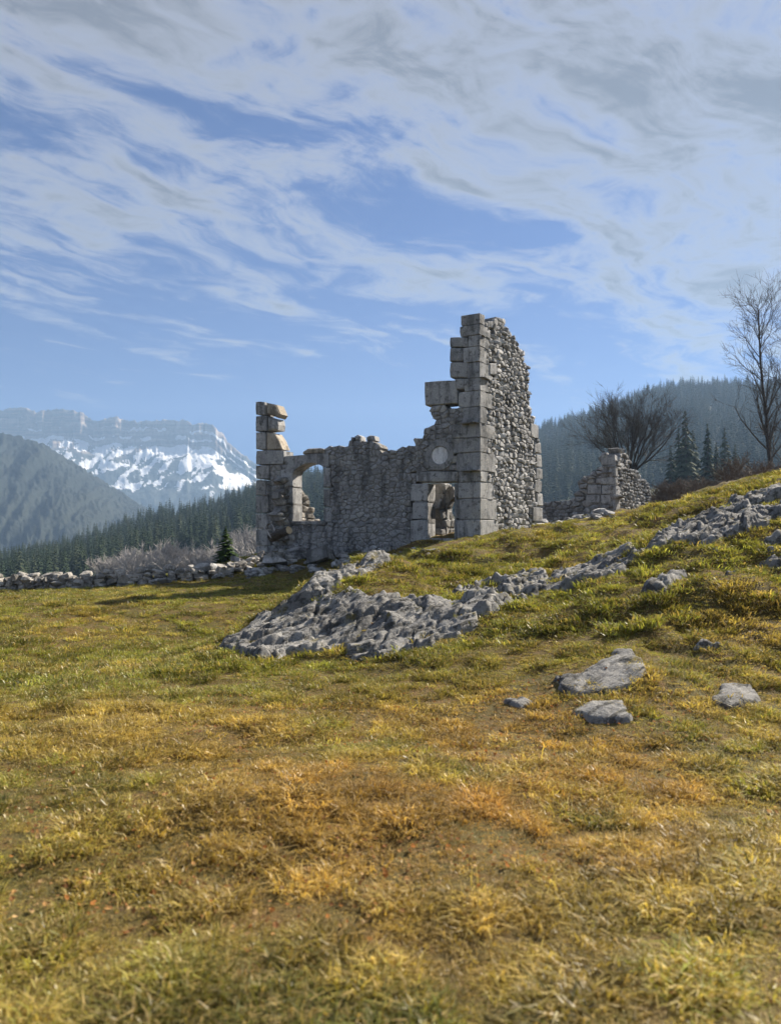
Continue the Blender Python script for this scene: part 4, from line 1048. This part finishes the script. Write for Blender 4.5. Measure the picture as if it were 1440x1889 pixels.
# nothing grows inside the house, and little in the trodden patch at the door
rel = np.c_[x, y] - CORN_XY; dpt = -(rel @ nf[:2]); al = rel @ du[:2]
keep &= ~((dpt > -.15) & (al > -.4) & (dpt < 8))
dp = hit(800, 1014, 20); keep &= ~((((x - dp[0]) / 1.6) ** 2 + ((y - dp[1]) / 1.2) ** 2 < 1) & (gr.random(len(x)) < .8))
bare = fbm(x * .8, y * .8, 4, 75) + .07 * np.exp(-((x - .7) / 2.0) ** 2 - ((y - 5.2) / 2.0) ** 2); keep &= ~((bare > .62) & (gr.random(len(x)) < .40))
x, y, z, i_, s_, hum = (q[keep] for q in (x, y, z, i_, s_, hum)); s_ = s_ * (1 + .1 * hum); n = len(x)
g1 = fbm(x * .45, y * .45, 4, 81); g2 = fbm(x * 1.7, y * 1.7, 3, 82); g3 = gr.uniform(0, 1, n)
green = np.array([.23, .25, .045]); gold = np.array([.46, .365, .095]); rust = np.array([.42, .245, .07]); lush = np.array([.28, .29, .07])
r_ = np.hypot(x, y)
wg_ = np.clip(sstep(g1 * .6 + g2 * .4 + (g3 - .5) * .25 + .10 * sstep(r_, 4, 14), .38, .58), 0, 1)
col = gold[None] * (1 - wg_[:, None]) + green[None] * wg_[:, None]
wr = sstep(fbm(x * .7, y * .7, 4, 85) + (g3 - .5) * .2, .44, .60) * np.exp(-((x - .7) / 2.2) ** 2 - ((y - 5.2) / 2.3) ** 2)
col = col * (1 - wr[:, None]) + rust[None] * wr[:, None]
crest = sstep(z, .9, 1.7) * sstep(-y, -22, -12) * .55
col = col * (1 - crest[:, None]) + lush[None] * crest[:, None]
col *= (gr.uniform(.45, 1.4, n) * (.6 + .75 * sstep(fbm(x * 5, y * 5, 2, 88), .3, .7)))[:, None]
scatter('grass', np.c_[x, y, z], np.c_[gr.normal(0, .12, n), gr.normal(0, .12, n), gr.uniform(0, 6.28, n)], np.c_[s_, s_, s_ * gr.uniform(.42, .95, n)], i_, GC, 'short winter grass in gold and green covering the meadow and knoll', 'grass', np.c_[col, np.ones(n)])
# dead leaves
def leaf(seed):
    r = np.random.default_rng(seed); V = []; Fc = []; k = 7
    for i in range(k):
        t = i / (k - 1); w_ = .42 * math.sin(math.pi * t ** .8) + .01; z0 = .25 * (t - .5) ** 2 + r.normal(0, .03)
        V += [(t - .5, -w_, z0 + .22 * w_ + r.normal(0, .03)), (t - .5, 0, z0), (t - .5, w_, z0 + .22 * w_ + r.normal(0, .04))]
    for i in range(k - 1): b = i * 3; Fc += [[b, b+1, b+4, b+3], [b+1, b+2, b+5, b+4]]
    me = mesh_np('dead_leaf', np.array(V), Fc, M_leaf); return me
def leaf_mat():
    m = bpy.data.materials.new('dry_leaf'); m.use_nodes = True; t = NT(m.node_tree); t.n.clear(); out = t.node('ShaderNodeOutputMaterial')
    tint = t.node('ShaderNodeAttribute', attribute_type='INSTANCER', attribute_name='tint').outputs['Color']
    d = t.node('ShaderNodeBsdfDiffuse'); tr_ = t.node('ShaderNodeBsdfTranslucent'); t.l.new(tint, d.inputs[0]); t.l.new(tint, tr_.inputs[0])
    mx = t.node('ShaderNodeMixShader'); mx.inputs[0].default_value = .3; t.l.new(d.outputs[0], mx.inputs[1]); t.l.new(tr_.outputs[0], mx.inputs[2]); t.l.new(mx.outputs[0], out.inputs[0]); return m
M_leaf = leaf_mat(); LC = source('leaf_source', [leaf(600 + i) for i in range(4)])
x = []; y = []
for r0, r1, dens in ((1.7, 4, 260), (4, 8, 150), (8, 14, 40)):
    a, b = ring_points(r0, r1, dens); x.append(a); y.append(b)
x = np.concatenate(x); y = np.concatenate(y); k = (fbm(x * .8, y * .8, 4, 75) + gr.normal(0, .06, len(x)) > .53); x = x[k]; y = y[k]; n = len(x)
lc = np.array([(.42, .24, .10), (.34, .15, .05), (.50, .34, .17), (.26, .13, .06)])[gr.integers(0, 4, n)] * gr.uniform(.7, 1.25, (n, 1)); sz = gr.uniform(.012, .032, n)
scatter('fallen_leaves', np.c_[x, y, ground_h(x, y) + gr.uniform(.008, .035, n)], np.c_[gr.normal(0, .5, n), gr.normal(0, .5, n), gr.uniform(0, 6.28, n)], np.c_[sz, sz, sz], gr.integers(0, 4, n), LC, 'dry brown leaf litter scattered through the near grass', 'leaves', np.c_[lc, np.ones(n)])

# sawn log lying on the rubble, and a bare bough beside it
def log(name, a, b, r0, label):
    a = np.array(a); b = np.array(b); ax = b - a; L = np.linalg.norm(ax); ax /= L; s = np.cross(ax, (0, 0, 1)); s /= np.linalg.norm(s); u = np.cross(s, ax)
    r = np.random.default_rng(4); V = []; Fc = []; k = 14; rings = 7
    for i in range(rings):
        t = i / (rings - 1)
        for j in range(k): w_ = 2*math.pi*j/k; rr = r0 * (1 - .12 * t) * (1 + .05 * math.sin(3*w_ + 4*t) + r.normal(0, .02)); V.append(a + ax*L*t + (s*math.cos(w_) + u*math.sin(w_)) * rr)
    for i in range(rings - 1):
        for j in range(k): Fc.append([i*k+j, i*k+(j+1) % k, (i+1)*k+(j+1) % k, (i+1)*k+j])
    t = empty(name, (a + b) / 2); tag(t, label, 'log'); obj('bark', np.array(V), Fc, M_bark, t)
    for nm, i, sg in (('sawn_end', rings - 1, 1), ('broken_end', 0, -1)):
        c = V[i*k:(i+1)*k]; ctr = np.mean(c, 0) + ax * sg * .006; cv = [ctr] + [ctr + (p - np.mean(c, 0)) * .97 for p in c]; obj(nm, np.array(cv), [[0, 1 + j, 1 + (j+1) % k] for j in range(k)], M_cut, t)
M_cut = bark('sawn_wood', (0.55, 0.42, 0.26), (0.66, 0.53, 0.35), 12)
log('sawn_log', at(500, 992, 27.9), at(533, 978, 27.2), .17, 'short bark covered log with a pale sawn end lying below the window')
for i, (a, b, c) in enumerate([((484,972),(500,992),'thin bare pole leaning left of the sawn log'), ((500,966),(507,980),'short bare stick poking up behind the sawn log')]):
    V = []; Fc = []; p0 = at(*a, 27.6); p1 = at(*b, 26.8); tube(V, Fc, [p0, (p0 + p1) / 2 + np.array([0, 0, .06]), p1], [.018, .025, .03], 5); tag(obj('dead_branch', np.array(V), Fc, M_grove), c, 'branch')
